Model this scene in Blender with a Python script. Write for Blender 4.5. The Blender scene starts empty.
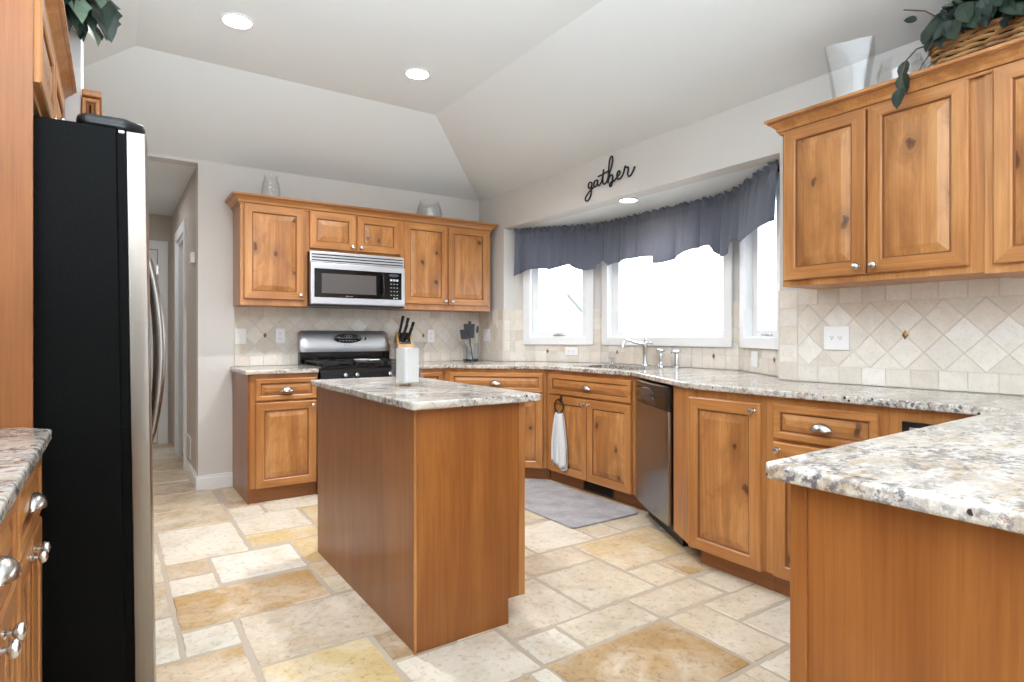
import bpy, bmesh, math, random
from mathutils import Vector, Matrix
random.seed(7)
S = bpy.context.scene
COL = S.collection
PI = math.pi

# ------------------------------------------------------------------ camera
cam = bpy.data.cameras.new('camera')
cam.sensor_width = 36.0
cam.lens = 592.5 / 1024 * 36.0
cam.shift_y = -5.0 / 1024
cam.clip_start = 0.02
camo = bpy.data.objects.new('camera', cam)
COL.objects.link(camo)
camo.location = (0, 0, 1.148)
camo.rotation_euler = (PI / 2, 0, -0.593)
S.camera = camo

# ------------------------------------------------------------------ view, world, lights
S.view_settings.view_transform = 'Standard'
S.view_settings.look = 'None'
S.view_settings.gamma = 1.0
S.view_settings.use_curve_mapping = False
S.view_settings.exposure = 0.18
S.cycles.use_denoising = True
S.cycles.max_bounces = 10
S.cycles.diffuse_bounces = 6
S.cycles.glossy_bounces = 4
S.cycles.transmission_bounces = 8
S.cycles.transparent_max_bounces = 12
S.cycles.sample_clamp_indirect = 6.0
S.cycles.caustics_reflective = False
S.cycles.caustics_refractive = False
world = bpy.data.worlds.new('sky')
S.world = world
world.use_nodes = True
bg = world.node_tree.nodes['Background']
bg.inputs['Color'].default_value = (0.88, 0.94, 1.0, 1)
bg.inputs['Strength'].default_value = 5.0

def area_light(name, loc, rot, sx, sy, power, color=(1, 1, 1), shape='RECTANGLE'):
    l = bpy.data.lights.new(name, 'AREA')
    l.shape = shape
    l.size = sx
    l.size_y = sy
    l.energy = power
    l.color = color
    o = bpy.data.objects.new(name, l)
    o.location = loc
    o.rotation_euler = rot
    COL.objects.link(o)
    return o
# unseen fill light added behind the camera to brighten the room
area_light('rear_fill_light', (0.9, -1.2, 2.6), (0.5, 0, -0.2), 2.6, 1.6, 40, (0.95, 0.97, 1.0))
# soft fill added out of view, aimed up to lift the ceiling
area_light('ceiling_fill_light', (0.10, -0.55, 1.35), (PI - 0.5, 0, 0.25), 2.0, 1.6, 140, (0.80, 0.905, 1.0)).data.spread = 2.0
area_light('hall_fill_light', (-0.1, 6.1, 2.40), (0, 0, 0), 0.5, 0.5, 6, (0.95, 0.95, 1.0))  # unseen fill light added to lift the enclosed hall

# ------------------------------------------------------------------ materials
def lin(c):
    return tuple(((v / 255) / 12.92 if v / 255 <= 0.04045 else ((v / 255 + 0.055) / 1.055) ** 2.4) for v in c)
def rgba(c):
    return (*lin(c), 1)
def new_mat(name):
    m = bpy.data.materials.new(name)
    m.use_nodes = True
    nt = m.node_tree
    b = nt.nodes['Principled BSDF']
    return m, nt, b
def N(nt, t, **kw):
    n = nt.nodes.new(t)
    for k, v in kw.items():
        setattr(n, k, v)
    return n
def ramp(nt, stops, interp='LINEAR'):
    r = nt.nodes.new('ShaderNodeValToRGB')
    r.color_ramp.interpolation = interp
    e = r.color_ramp.elements
    while len(e) < len(stops):
        e.new(0.5)
    for k, (p, c) in enumerate(stops):
        e[k].position = p
        e[k].color = c if len(c) == 4 else rgba(c)
    return r
def mixc(nt, fac, a, b, mode='MIX'):
    m = nt.nodes.new('ShaderNodeMix')
    m.data_type = 'RGBA'
    m.blend_type = mode
    for sock, v in ((m.inputs[0], fac), (m.inputs[6], a), (m.inputs[7], b)):
        if hasattr(v, 'links'):
            nt.links.new(v, sock)
        elif isinstance(v, (int, float)):
            sock.default_value = v
        else:
            sock.default_value = v if len(v) == 4 else rgba(v)
    return m.outputs[2]
def math_n(nt, op, a, b=None):
    m = nt.nodes.new('ShaderNodeMath')
    m.operation = op
    for sock, v in ((m.inputs[0], a), (m.inputs[1], b)):
        if v is None:
            continue
        if hasattr(v, 'links'):
            nt.links.new(v, sock)
        else:
            sock.default_value = v
    return m.outputs[0]
def obj_coords(nt, scale=(1, 1, 1), rand=8.0):
    tc = N(nt, 'ShaderNodeTexCoord')
    oi = N(nt, 'ShaderNodeObjectInfo')
    mp = N(nt, 'ShaderNodeMapping')
    mp.inputs['Scale'].default_value = scale
    nt.links.new(tc.outputs['Object'], mp.inputs['Vector'])
    va = N(nt, 'ShaderNodeVectorMath', operation='SCALE')
    cb = N(nt, 'ShaderNodeCombineXYZ')
    nt.links.new(oi.outputs['Random'], cb.inputs[0])
    r2 = math_n(nt, 'MULTIPLY', oi.outputs['Random'], 7.13)
    nt.links.new(r2, cb.inputs[1])
    r3 = math_n(nt, 'MULTIPLY', oi.outputs['Random'], 3.71)
    nt.links.new(r3, cb.inputs[2])
    nt.links.new(cb.outputs[0], va.inputs[0])
    va.inputs['Scale'].default_value = rand
    ad = N(nt, 'ShaderNodeVectorMath', operation='ADD')
    nt.links.new(mp.outputs[0], ad.inputs[0])
    nt.links.new(va.outputs[0], ad.inputs[1])
    return ad.outputs[0]
def noise(nt, vec, scale, detail=4, rough=0.55, dist=0.0):
    n = N(nt, 'ShaderNodeTexNoise')
    n.inputs['Scale'].default_value = scale
    n.inputs['Detail'].default_value = detail
    n.inputs['Roughness'].default_value = rough
    n.inputs['Distortion'].default_value = dist
    nt.links.new(vec, n.inputs['Vector'])
    return n.outputs['Fac']
def bump(nt, b, h, strength=0.2, dist=0.002):
    bp = N(nt, 'ShaderNodeBump')
    bp.inputs['Strength'].default_value = strength
    bp.inputs['Distance'].default_value = dist
    nt.links.new(h, bp.inputs['Height'])
    nt.links.new(bp.outputs[0], b.inputs['Normal'])

def plain(name, c, rough=0.5, metal=0.0, spec=0.5, emit=0.0, coat=0.0):
    m, nt, b = new_mat(name)
    b.inputs['Base Color'].default_value = rgba(c)
    b.inputs['Roughness'].default_value = rough
    b.inputs['Metallic'].default_value = metal
    b.inputs['Specular IOR Level'].default_value = spec
    b.inputs['Coat Weight'].default_value = coat
    if emit:
        b.inputs['Emission Color'].default_value = rgba(c)
        b.inputs['Emission Strength'].default_value = emit
    return m

def wood(name, c0, c1, c2, grain='z', knots=0.0, rough=0.33):
    m, nt, b = new_mat(name)
    sc = {'z': (9, 9, 0.9), 'x': (0.9, 9, 9), 'y': (9, 0.9, 9)}[grain]
    v = obj_coords(nt, sc)
    n1 = noise(nt, v, 1.1, 5, 0.6, 0.8)
    r1 = ramp(nt, [(0.30, c0), (0.5, c1), (0.70, c2)])
    nt.links.new(n1, r1.inputs[0])
    fs = {'z': (140, 140, 3), 'x': (3, 140, 140), 'y': (140, 3, 140)}[grain]
    v2 = obj_coords(nt, fs)
    n2 = noise(nt, v2, 1.0, 3, 0.6)
    r2 = ramp(nt, [(0.35, (0.86, 0.84, 0.82, 1)), (0.65, (1.03, 1.03, 1.03, 1))])
    nt.links.new(n2, r2.inputs[0])
    col = mixc(nt, 1.0, r1.outputs[0], r2.outputs[0], 'MULTIPLY')
    # broad blotches of the stain
    v3 = obj_coords(nt, (2.0, 2.0, 1.2))
    n3 = noise(nt, v3, 1.4, 2)
    r3 = ramp(nt, [(0.32, (0.84, 0.80, 0.75, 1)), (0.66, (1.05, 1.05, 1.05, 1))])
    nt.links.new(n3, r3.inputs[0])
    col = mixc(nt, 1.0, col, r3.outputs[0], 'MULTIPLY')
    if knots:
        v4_ = obj_coords(nt, (6.0, 6.0, 4.2), 9.0)
        sx = N(nt, 'ShaderNodeSeparateXYZ')
        nt.links.new(v4_, sx.inputs[0])
        cx = N(nt, 'ShaderNodeCombineXYZ')
        nt.links.new(sx.outputs[0], cx.inputs[0])
        nt.links.new(sx.outputs[2], cx.inputs[1])
        v4 = cx.outputs[0]
        wv = N(nt, 'ShaderNodeVectorMath', operation='ADD')
        nz = N(nt, 'ShaderNodeTexNoise')
        nz.inputs['Scale'].default_value = 2.3
        nt.links.new(v4, nz.inputs['Vector'])
        sc_ = N(nt, 'ShaderNodeVectorMath', operation='SCALE')
        sc_.inputs['Scale'].default_value = 0.5
        nt.links.new(nz.outputs['Color'], sc_.inputs[0])
        nt.links.new(v4, wv.inputs[0])
        nt.links.new(sc_.outputs[0], wv.inputs[1])
        vo = N(nt, 'ShaderNodeTexVoronoi', voronoi_dimensions='2D')
        vo.inputs['Scale'].default_value = 1.0
        nt.links.new(wv.outputs[0], vo.inputs['Vector'])
        dist = vo.outputs['Distance']
        sep = N(nt, 'ShaderNodeSeparateColor')
        nt.links.new(vo.outputs['Color'], sep.inputs[0])
        pick = math_n(nt, 'GREATER_THAN', sep.outputs[0], 1.0 - knots)
        core = ramp(nt, [(0.0, (1, 1, 1, 1)), (0.06, (0.8, 0.8, 0.8, 1)), (0.11, (0, 0, 0, 1))])
        nt.links.new(dist, core.inputs[0])
        halo = ramp(nt, [(0.0, (1, 1, 1, 1)), (0.42, (0, 0, 0, 1))], 'EASE')
        nt.links.new(dist, halo.inputs[0])
        ring = N(nt, 'ShaderNodeTexWave', wave_type='RINGS')
        ring.inputs['Scale'].default_value = 0.0
        rg = math_n(nt, 'SINE', math_n(nt, 'MULTIPLY', dist, 95.0))
        rg = math_n(nt, 'ADD', math_n(nt, 'MULTIPLY', rg, 0.10), 0.42)
        hf = math_n(nt, 'MULTIPLY', math_n(nt, 'MULTIPLY', halo.outputs[0], pick), rg)
        col = mixc(nt, hf, col, (112, 70, 42))
        v5 = obj_coords(nt, (5.5, 5.5, 2.4), 6.0)
        n5 = noise(nt, v5, 1.3, 4, 0.6, 2.2)
        r5 = ramp(nt, [(0.50, (0, 0, 0, 1)), (0.72, (1, 1, 1, 1))])
        nt.links.new(n5, r5.inputs[0])
        col = mixc(nt, math_n(nt, 'MULTIPLY', r5.outputs[0], 0.5), col, (138, 86, 48))
        cf = math_n(nt, 'MULTIPLY', math_n(nt, 'MULTIPLY', core.outputs[0], pick), 0.85)
        col = mixc(nt, cf, col, (58, 34, 20))
    nt.links.new(col, b.inputs['Base Color'])
    b.inputs['Roughness'].default_value = rough
    b.inputs['Specular IOR Level'].default_value = 0.42
    b.inputs['Coat Weight'].default_value = 0.08
    b.inputs['Coat Roughness'].default_value = 0.2
    bump(nt, b, n2, 0.06, 0.001)
    return m

WC = ((160, 104, 58), (183, 126, 73), (200, 146, 91))
M = {}
M['wood'] = wood('alder_vertical_grain', *WC)
M['woodx'] = wood('alder_horizontal_grain', *WC, grain='x')
M['knotty'] = wood('alder_knotty_panel', (150, 98, 55), (184, 128, 75), (206, 154, 100), knots=0.62)
M['knottyx'] = wood('alder_knotty_drawer', (158, 104, 58), (184, 127, 73), (202, 148, 92), grain='x', knots=0.3)
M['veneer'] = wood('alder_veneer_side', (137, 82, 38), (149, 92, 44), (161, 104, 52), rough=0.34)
M['glaze'] = plain('dark_glaze_in_grooves', (126, 78, 42), 0.5)
M['toe'] = wood('toe_kick_wood', (134, 84, 44), (150, 97, 54), (164, 110, 64), grain='x', rough=0.45)
M['dark'] = plain('black_interior', (18, 16, 15), 0.8)
M['nickel'] = plain('satin_nickel', (205, 203, 200), 0.24, 1.0)
M['chrome'] = plain('polished_chrome', (215, 217, 220), 0.10, 1.0)
M['white_trim'] = plain('white_trim_paint', (236, 238, 240), 0.35)
M['white_plastic'] = plain('white_plastic', (240, 240, 240), 0.35)
M['black_gloss'] = plain('black_gloss', (12, 12, 14), 0.12)
M['black_plastic'] = plain('black_plastic', (20, 20, 22), 0.35)
M['cast_iron'] = plain('cast_iron', (24, 24, 26), 0.55)
M['iron'] = plain('oil_rubbed_iron', (48, 34, 28), 0.45, 0.6)

def paint(name, c, rough=0.75):
    m, nt, b = new_mat(name)
    v = obj_coords(nt, (1, 1, 1), 0.0)
    n = noise(nt, v, 260, 2)
    b.inputs['Base Color'].default_value = rgba(c)
    b.inputs['Roughness'].default_value = rough
    b.inputs['Specular IOR Level'].default_value = 0.3
    bump(nt, b, n, 0.05, 0.001)
    return m
M['wall'] = paint('greige_wall_paint', (212, 210, 207))
M['ceil'] = paint('white_ceiling_paint', (227, 232, 234))
M['hallwall'] = paint('shaded_hall_paint', (196, 187, 177))  # wall paint darkened, the hall's dimness put into its colour

def stainless(name, c=(196, 196, 198), axis='x', rough=0.22):
    m, nt, b = new_mat(name)
    sc = {'x': (2, 300, 300), 'z': (300, 300, 2)}[axis]
    v = obj_coords(nt, sc)
    n = noise(nt, v, 1.0, 2)
    r = ramp(nt, [(0.3, tuple(x * 0.92 for x in lin(c)) + (1,)), (0.7, rgba(c))])
    nt.links.new(n, r.inputs[0])
    nt.links.new(r.outputs[0], b.inputs['Base Color'])
    b.inputs['Metallic'].default_value = 1.0
    b.inputs['Roughness'].default_value = rough
    bump(nt, b, n, 0.03, 0.001)
    return m
M['steel'] = stainless('brushed_stainless', (208, 210, 215), 'x', 0.40)
M['steelz'] = stainless('brushed_stainless_vertical', (160, 156, 152), 'z', 0.28)
M['fridge_steel'] = stainless('refrigerator_stainless', (148, 141, 134), 'z', 0.30)

def fridge_black():
    m, nt, b = new_mat('textured_black_enamel')
    v = obj_coords(nt, (1, 1, 1), 0)
    n = noise(nt, v, 220, 3)
    b.inputs['Base Color'].default_value = rgba((7, 8, 8))
    b.inputs['Roughness'].default_value = 0.42
    b.inputs['Specular IOR Level'].default_value = 0.07
    bump(nt, b, n, 0.5, 0.002)
    return m
M['fridge'] = fridge_black()

def granite():
    m, nt, b = new_mat('cream_granite')
    tc = N(nt, 'ShaderNodeTexCoord')
    v = tc.outputs['Object']
    mp = N(nt, 'ShaderNodeMapping')
    mp.inputs['Rotation'].default_value = (0, 0, 0.55)
    mp.inputs['Scale'].default_value = (1.0, 2.8, 1.8)
    nt.links.new(v, mp.inputs['Vector'])
    w = mp.outputs[0]
    def mask(n, lo, hi):
        r = ramp(nt, [(lo, (0, 0, 0, 1)), (hi, (1, 1, 1, 1))])
        nt.links.new(n, r.inputs[0])
        return r.outputs[0]
    def mul(a, b_):
        return math_n(nt, 'MULTIPLY', a, b_)
    n1 = noise(nt, w, 3.4, 6, 0.62, 0.7)
    r1 = ramp(nt, [(0.32, (178, 158, 130)), (0.43, (198, 189, 176)), (0.54, (214, 210, 203)), (0.62, (203, 196, 185)), (0.74, (182, 160, 128))])
    nt.links.new(n1, r1.inputs[0])
    col = r1.outputs[0]
    # grey clouds broken into grains
    big = mask(noise(nt, w, 3.0, 4, 0.6, 0.8), 0.42, 0.58)
    g1 = mask(noise(nt, w, 24, 6, 0.75), 0.45, 0.56)
    col = mixc(nt, mul(mul(g1, math_n(nt, 'ADD', mul(big, 0.65), 0.24)), 0.88), col, (138, 132, 129))
    g2 = mask(noise(nt, v, 42, 5, 0.74), 0.50, 0.57)
    col = mixc(nt, mul(g2, math_n(nt, 'ADD', mul(big, 0.75), 0.18)), col, (92, 90, 98))
    # tan streaks and rust grains
    t1 = mask(noise(nt, w, 7.5, 6, 0.7, 1.0), 0.56, 0.66)
    col = mixc(nt, mul(t1, 0.55), col, (178, 148, 108))
    g3 = mask(noise(nt, v, 44, 4, 0.7), 0.60, 0.66)
    col = mixc(nt, mul(g3, 0.7), col, (140, 98, 74))
    vo = N(nt, 'ShaderNodeTexVoronoi')
    vo.inputs['Scale'].default_value = 60
    nt.links.new(v, vo.inputs['Vector'])
    sp = N(nt, 'ShaderNodeSeparateColor')
    nt.links.new(vo.outputs['Color'], sp.inputs[0])
    pk = math_n(nt, 'GREATER_THAN', sp.outputs[1], 0.92)
    r6 = ramp(nt, [(0.26, (1, 1, 1, 1)), (0.36, (0, 0, 0, 1))])
    nt.links.new(vo.outputs['Distance'], r6.inputs[0])
    col = mixc(nt, mul(r6.outputs[0], pk), col, (48, 42, 44))
    nt.links.new(col, b.inputs['Base Color'])
    b.inputs['Roughness'].default_value = 0.14
    b.inputs['Specular IOR Level'].default_value = 0.6
    return m
M['granite'] = granite()

def stone(name, rough, mottling, pits, scale=1.0, spec=0.4, patch=0.7):
    """tumbled stone: colour comes from the tile's own attribute, mottled and pitted"""
    m, nt, b = new_mat(name)
    at = N(nt, 'ShaderNodeAttribute', attribute_name='tile_colour')
    tc = N(nt, 'ShaderNodeTexCoord')
    ad = N(nt, 'ShaderNodeVectorMath', operation='ADD')
    sc_ = N(nt, 'ShaderNodeVectorMath', operation='SCALE')
    sc_.inputs['Scale'].default_value = 37.0
    nt.links.new(at.outputs['Color'], sc_.inputs[0])
    nt.links.new(tc.outputs['Object'], ad.inputs[0])
    nt.links.new(sc_.outputs[0], ad.inputs[1])
    v = ad.outputs[0]
    n1 = noise(nt, v, 5.0 * scale, 6, 0.65, 0.5)
    r1 = ramp(nt, [(0.30, (1 - mottling, 1 - mottling * 1.25, 1 - mottling * 1.7, 1)), (0.5, (1, 1, 1, 1)), (0.72, (1.08, 1.08, 1.08, 1))])
    nt.links.new(n1, r1.inputs[0])
    n0 = noise(nt, v, 3.2 * scale, 5, 0.68, 0.9)
    r0 = ramp(nt, [(0.42, (0, 0, 0, 1)), (0.66, (1, 1, 1, 1))])
    nt.links.new(n0, r0.inputs[0])
    base = mixc(nt, math_n(nt, 'MULTIPLY', r0.outputs[0], patch), at.outputs['Color'], (228, 218, 202))
    nb = noise(nt, v, 4.1 * scale, 5, 0.7, 1.3)
    rb = ramp(nt, [(0.54, (0, 0, 0, 1)), (0.70, (1, 1, 1, 1))])
    nt.links.new(nb, rb.inputs[0])
    base = mixc(nt, math_n(nt, 'MULTIPLY', rb.outputs[0], patch * 0.7), base, (204, 170, 122))
    col = mixc(nt, 1.0, base, r1.outputs[0], 'MULTIPLY')
    n2 = noise(nt, v, 38 * scale, 6, 0.78, 0.2)
    r2 = ramp(nt, [(0.34, (0.66, 0.60, 0.52, 1)), (0.47, (1, 1, 1, 1))])
    nt.links.new(n2, r2.inputs[0])
    col = mixc(nt, pits, col, mixc(nt, 1.0, col, r2.outputs[0], 'MULTIPLY'))
    nt.links.new(col, b.inputs['Base Color'])
    rr = ramp(nt, [(0.3, (rough + 0.2,) * 3 + (1,)), (0.6, (rough,) * 3 + (1,))])
    nt.links.new(n2, rr.inputs[0])
    nt.links.new(rr.outputs[0], b.inputs['Roughness'])
    b.inputs['Specular IOR Level'].default_value = spec
    bump(nt, b, n2, 0.25, 0.002)
    return m
M['floor_stone'] = stone('floor_travertine', 0.30, 0.17, 0.95)
M['wall_stone'] = stone('backsplash_travertine', 0.5, 0.07, 0.4, 2.0, 0.3, 0.12)
M['floor_grout'] = plain('floor_grout', (182, 168, 150), 0.85)
M['wall_grout'] = plain('backsplash_grout', (210, 203, 193), 0.85)
M['bronze'] = plain('bronze_inset', (150, 112, 62), 0.4, 0.5)

def glass_thin(name, tint=(1, 1, 1), refl=0.04, graze=0.6, power=4.0, edge=1.0):
    m = bpy.data.materials.new(name)
    m.use_nodes = True
    nt = m.node_tree
    nt.nodes.clear()
    out = N(nt, 'ShaderNodeOutputMaterial')
    tr = N(nt, 'ShaderNodeBsdfTransparent')
    tr.inputs[0].default_value = (*tint, 1)
    gl = N(nt, 'ShaderNodeBsdfGlossy')
    gl.inputs['Roughness'].default_value = 0.03
    lw = N(nt, 'ShaderNodeLayerWeight')
    lw.inputs[0].default_value = 0.5
    fac = math_n(nt, 'ADD', math_n(nt, 'MULTIPLY', math_n(nt, 'POWER', lw.outputs['Facing'], power), graze), refl)
    mx = N(nt, 'ShaderNodeMixShader')
    if edge < 1:
        ef = math_n(nt, 'POWER', lw.outputs['Facing'], 1.8)
        nt.links.new(mixc(nt, ef, (*tint, 1), (edge * 0.98, edge, edge, 1)), tr.inputs[0])
    nt.links.new(fac, mx.inputs[0])
    nt.links.new(tr.outputs[0], mx.inputs[1])
    nt.links.new(gl.outputs[0], mx.inputs[2])
    nt.links.new(mx.outputs[0], out.inputs[0])
    return m
M['pane'] = glass_thin('window_glass', (0.97, 0.99, 1.0))
M['jar_glass'] = glass_thin('clear_jar_glass', (0.992, 0.994, 0.995), 0.045, 0.5, 3.0, 0.90)
def fabric(name, c, sc=900):
    m, nt, b = new_mat(name)
    v = obj_coords(nt, (1, 1, 1), 1)
    n = noise(nt, v, sc, 2)
    r = ramp(nt, [(0.3, tuple(x * 0.85 for x in lin(c)) + (1,)), (0.7, rgba(c))])
    nt.links.new(n, r.inputs[0])
    nt.links.new(r.outputs[0], b.inputs['Base Color'])
    b.inputs['Roughness'].default_value = 0.9
    b.inputs['Specular IOR Level'].default_value = 0.2
    b.inputs['Sheen Weight'].default_value = 0.2
    bump(nt, b, n, 0.1, 0.001)
    return m
M['valance'] = fabric('grey_valance_cloth', (106, 112, 128))
M['towel'] = fabric('white_towel', (226, 226, 226), 500)
M['towel_blue'] = fabric('pale_blue_towel_stripe', (190, 204, 214), 500)

def mat_rug():
    m, nt, b = new_mat('grey_floor_mat')
    v = obj_coords(nt, (1, 1, 1), 0)
    n = noise(nt, v, 7, 6, 0.7, 0.4)
    r = ramp(nt, [(0.3, (142, 140, 142)), (0.7, (182, 181, 184))])
    nt.links.new(n, r.inputs[0])
    nt.links.new(r.outputs[0], b.inputs['Base Color'])
    b.inputs['Roughness'].default_value = 0.8
    return m
M['mat'] = mat_rug()
def leafm(name, a, b_, rough=0.4):
    m, nt, b = new_mat(name)
    v = obj_coords(nt, (1, 1, 1), 1)
    n = noise(nt, v, 14, 2)
    r = ramp(nt, [(0.35, a), (0.65, b_)])
    nt.links.new(n, r.inputs[0])
    nt.links.new(r.outputs[0], b.inputs['Base Color'])
    b.inputs['Roughness'].default_value = rough
    return m
M['leaf'] = leafm('dark_ivy_leaf', (14, 30, 22), (40, 62, 46))
M['leaf2'] = leafm('pale_ivy_leaf', (96, 118, 96), (128, 146, 126))
M['leaf3'] = leafm('slate_ivy_leaf', (36, 46, 44), (66, 78, 74))
M['vine'] = plain('brown_vine', (92, 74, 52), 0.7)
M['wicker'] = leafm('wicker', (120, 80, 44), (190, 146, 96), 0.6)
M['lamp_glow'] = plain('lamp_glow', (255, 250, 242), 0.5, emit=9.0)
M['blockwood'] = wood('knife_block_wood', (196, 150, 92), (214, 170, 110), (226, 186, 130), grain='z', rough=0.45)
M['candle'] = plain('white_wax', (238, 238, 238), 0.5)

# ------------------------------------------------------------------ mesh helpers
class MB:
    """collects geometry for ONE mesh; every face carries a material slot"""
    def __init__(self):
        self.v = []
        self.f = []
        self.m = []
        self.smooth = []
    def add(self, verts, faces, mi=0, smooth=False):
        o = len(self.v)
        self.v += [tuple(v) for v in verts]
        for f in faces:
            self.f.append([i + o for i in f])
            self.m.append(mi)
            self.smooth.append(smooth)
        return self
    def box(self, x0, x1, y0, y1, z0, z1, mi=0, bev=0.0):
        if bev:
            return self.prism([(x0, y0), (x1, y0), (x1, y1), (x0, y1)], z0, z1, mi, bev)
        vs = [(x, y, z) for z in (z0, z1) for y in (y0, y1) for x in (x0, x1)]
        return self.add(vs, [(0, 2, 3, 1), (4, 5, 7, 6), (0, 1, 5, 4), (2, 6, 7, 3), (0, 4, 6, 2), (1, 3, 7, 5)], mi)
    def prism(self, poly, z0, z1, mi=0, bev=0.0, sm=False):
        bm = bmesh.new()
        vs = [bm.verts.new((x, y, z0)) for x, y in poly]
        f = bm.faces.new(vs)
        r = bmesh.ops.extrude_face_region(bm, geom=[f])
        up = [e for e in r['geom'] if isinstance(e, bmesh.types.BMVert)]
        bmesh.ops.translate(bm, verts=up, vec=(0, 0, z1 - z0))
        bmesh.ops.recalc_face_normals(bm, faces=bm.faces[:])
        if bev:
            bmesh.ops.bevel(bm, geom=bm.edges[:], offset=bev, segments=3, profile=0.5, affect='EDGES', clamp_overlap=True)
        self.from_bm(bm, mi, sm)
        return self
    def from_bm(self, bm, mi=0, smooth=False, mat=None):
        bm.verts.index_update()
        vs = [(mat @ v.co) if mat else v.co.copy() for v in bm.verts]
        self.add(vs, [[v.index for v in f.verts] for f in bm.faces], mi, smooth)
        bm.free()
        return self
    def lathe(self, prof, c=(0, 0, 0), axis='z', seg=24, mi=0, smooth=True):
        """prof: list of (radius, height)"""
        vs, fs = [], []
        for r, h in prof:
            for k in range(seg):
                a = 2 * PI * k / seg
                p = (r * math.cos(a), r * math.sin(a), h)
                if axis == 'y':      # height runs along -y
                    p = (p[0], -p[2], p[1])
                elif axis == 'x':
                    p = (p[2], p[0], p[1])
                vs.append((p[0] + c[0], p[1] + c[1], p[2] + c[2]))
        n = len(prof)
        for i in range(n - 1):
            for k in range(seg):
                k2 = (k + 1) % seg
                fs.append((i * seg + k, i * seg + k2, (i + 1) * seg + k2, (i + 1) * seg + k))
        if prof[0][0] > 1e-5:
            fs.append(tuple(range(seg))[::-1])
        if prof[-1][0] > 1e-5:
            fs.append(tuple((n - 1) * seg + k for k in range(seg)))
        return self.add(vs, fs, mi, smooth)
    def tube(self, pts, r, seg=8, mi=0, closed=False):
        pts = [Vector(p) for p in pts]
        n = len(pts)
        rs = r if isinstance(r, (list, tuple)) else [r] * n
        vs, fs = [], []
        up = Vector((0.13, 0.27, 0.95)).normalized()
        prev = None
        for i, p in enumerate(pts):
            if closed:
                t = pts[(i + 1) % n] - pts[i - 1]
            else:
                t = pts[min(i + 1, n - 1)] - pts[max(i - 1, 0)]
            t.normalize()
            a = (prev if prev is not None else up)
            u = a - t * a.dot(t)
            if u.length < 1e-4:
                u = t.orthogonal()
            u.normalize()
            prev = u
            w = t.cross(u)
            for k in range(seg):
                q = 2 * PI * k / seg
                vs.append(p + (u * math.cos(q) + w * math.sin(q)) * rs[i])
        for i in range(n if closed else n - 1):
            j = (i + 1) % n
            for k in range(seg):
                k2 = (k + 1) % seg
                fs.append((i * seg + k, i * seg + k2, j * seg + k2, j * seg + k))
        if not closed:
            fs.append(tuple(range(seg))[::-1])
            fs.append(tuple((n - 1) * seg + k for k in range(seg)))
        return self.add(vs, fs, mi, True)
    def sphere(self, c, r, mi=0, seg=16, sq=(1, 1, 1)):
        prof = [(math.sin(PI * i / 10) * r, -math.cos(PI * i / 10) * r) for i in range(11)]
        o = len(self.v)
        self.lathe(prof, (0, 0, 0), 'z', seg, mi)
        for i in range(o, len(self.v)):
            x, y, z = self.v[i]
            self.v[i] = (x * sq[0] + c[0], y * sq[1] + c[1], z * sq[2] + c[2])
        return self
    def xform(self, mat, start=0):
        for i in range(start, len(self.v)):
            self.v[i] = tuple(mat @ Vector(self.v[i]))
        return self
    def build(self, name, mats, parent=None, attr=None):
        me = bpy.data.meshes.new(name)
        me.from_pydata(self.v, [], self.f)
        if not isinstance(mats, (list, tuple)):
            mats = [mats]
        for mt in mats:
            me.materials.append(M[mt] if isinstance(mt, str) else mt)
        me.polygons.foreach_set('material_index', self.m)
        me.polygons.foreach_set('use_smooth', self.smooth)
        if attr:
            ca = me.color_attributes.new('tile_colour', 'FLOAT_COLOR', 'CORNER')
            data = []
            for p in me.polygons:
                data += list(attr[p.index]) * p.loop_total
            ca.data.foreach_set('color', data)
        me.update()
        bm = bmesh.new()
        bm.from_mesh(me)
        bmesh.ops.recalc_face_normals(bm, faces=bm.faces[:])
        bm.to_mesh(me)
        bm.free()
        if any(self.smooth):
            try:
                me.set_sharp_from_angle(angle=0.7)
            except Exception:
                pass
        o = bpy.data.objects.new(name, me)
        COL.objects.link(o)
        if parent:
            o.parent = parent
        return o

def tag(o, label=None, cat=None, group=None, kind=None):
    if label: o['label'] = label
    if cat: o['category'] = cat
    if group: o['group'] = group
    if kind: o['kind'] = kind
    return o
def thing(name, label, cat, loc=(0, 0, 0), rz=0, group=None):
    o = bpy.data.objects.new(name, None)
    o.empty_display_size = 0.1
    COL.objects.link(o)
    o.location = loc
    o.rotation_euler = (0, 0, rz)
    return tag(o, label, cat, group)
def struct(o):
    return tag(o, kind='structure')

# ================================================================== THE SETTING
XL, XR, YB, YF = -0.84, 2.962, 4.967, -2.5
ZC, ZF, RUN = 2.46, 2.81, 0.95
BAY = [(3.09, 4.53), (3.55, 3.87), (3.55, 2.49), (3.09, 1.83)]
SOF = 2.13

def wall(name, *boxes, mat='wall'):
    m = MB()
    for b in boxes:
        m.box(*b)
    return struct(m.build(name, mat))
wall('wall_back', (0.527, XR, YB, YB + 0.13, 0, 2.5), (XL, 0.527, YB, YB + 0.13, 2.437, 2.5))
WR = wall('wall_right', (XR, XR + 0.13, 4.53, YB + 0.13, 0, 2.5), (XR, XR + 0.13, YF, 1.83, 0, 2.5),
          (XR, XR + 0.13, 1.83, 4.53, SOF, 2.5))
wall('wall_left', (XL - 0.13, XL, YF, YB + 0.13, 0, 2.5))
wall('wall_rear', (XL, 1.5, YF - 0.13, YF, 0, 2.85), (2.75, XR, YF - 0.13, YF, 0, 2.85), (1.5, 2.75, YF - 0.13, YF, 2.1, 2.85))
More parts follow.
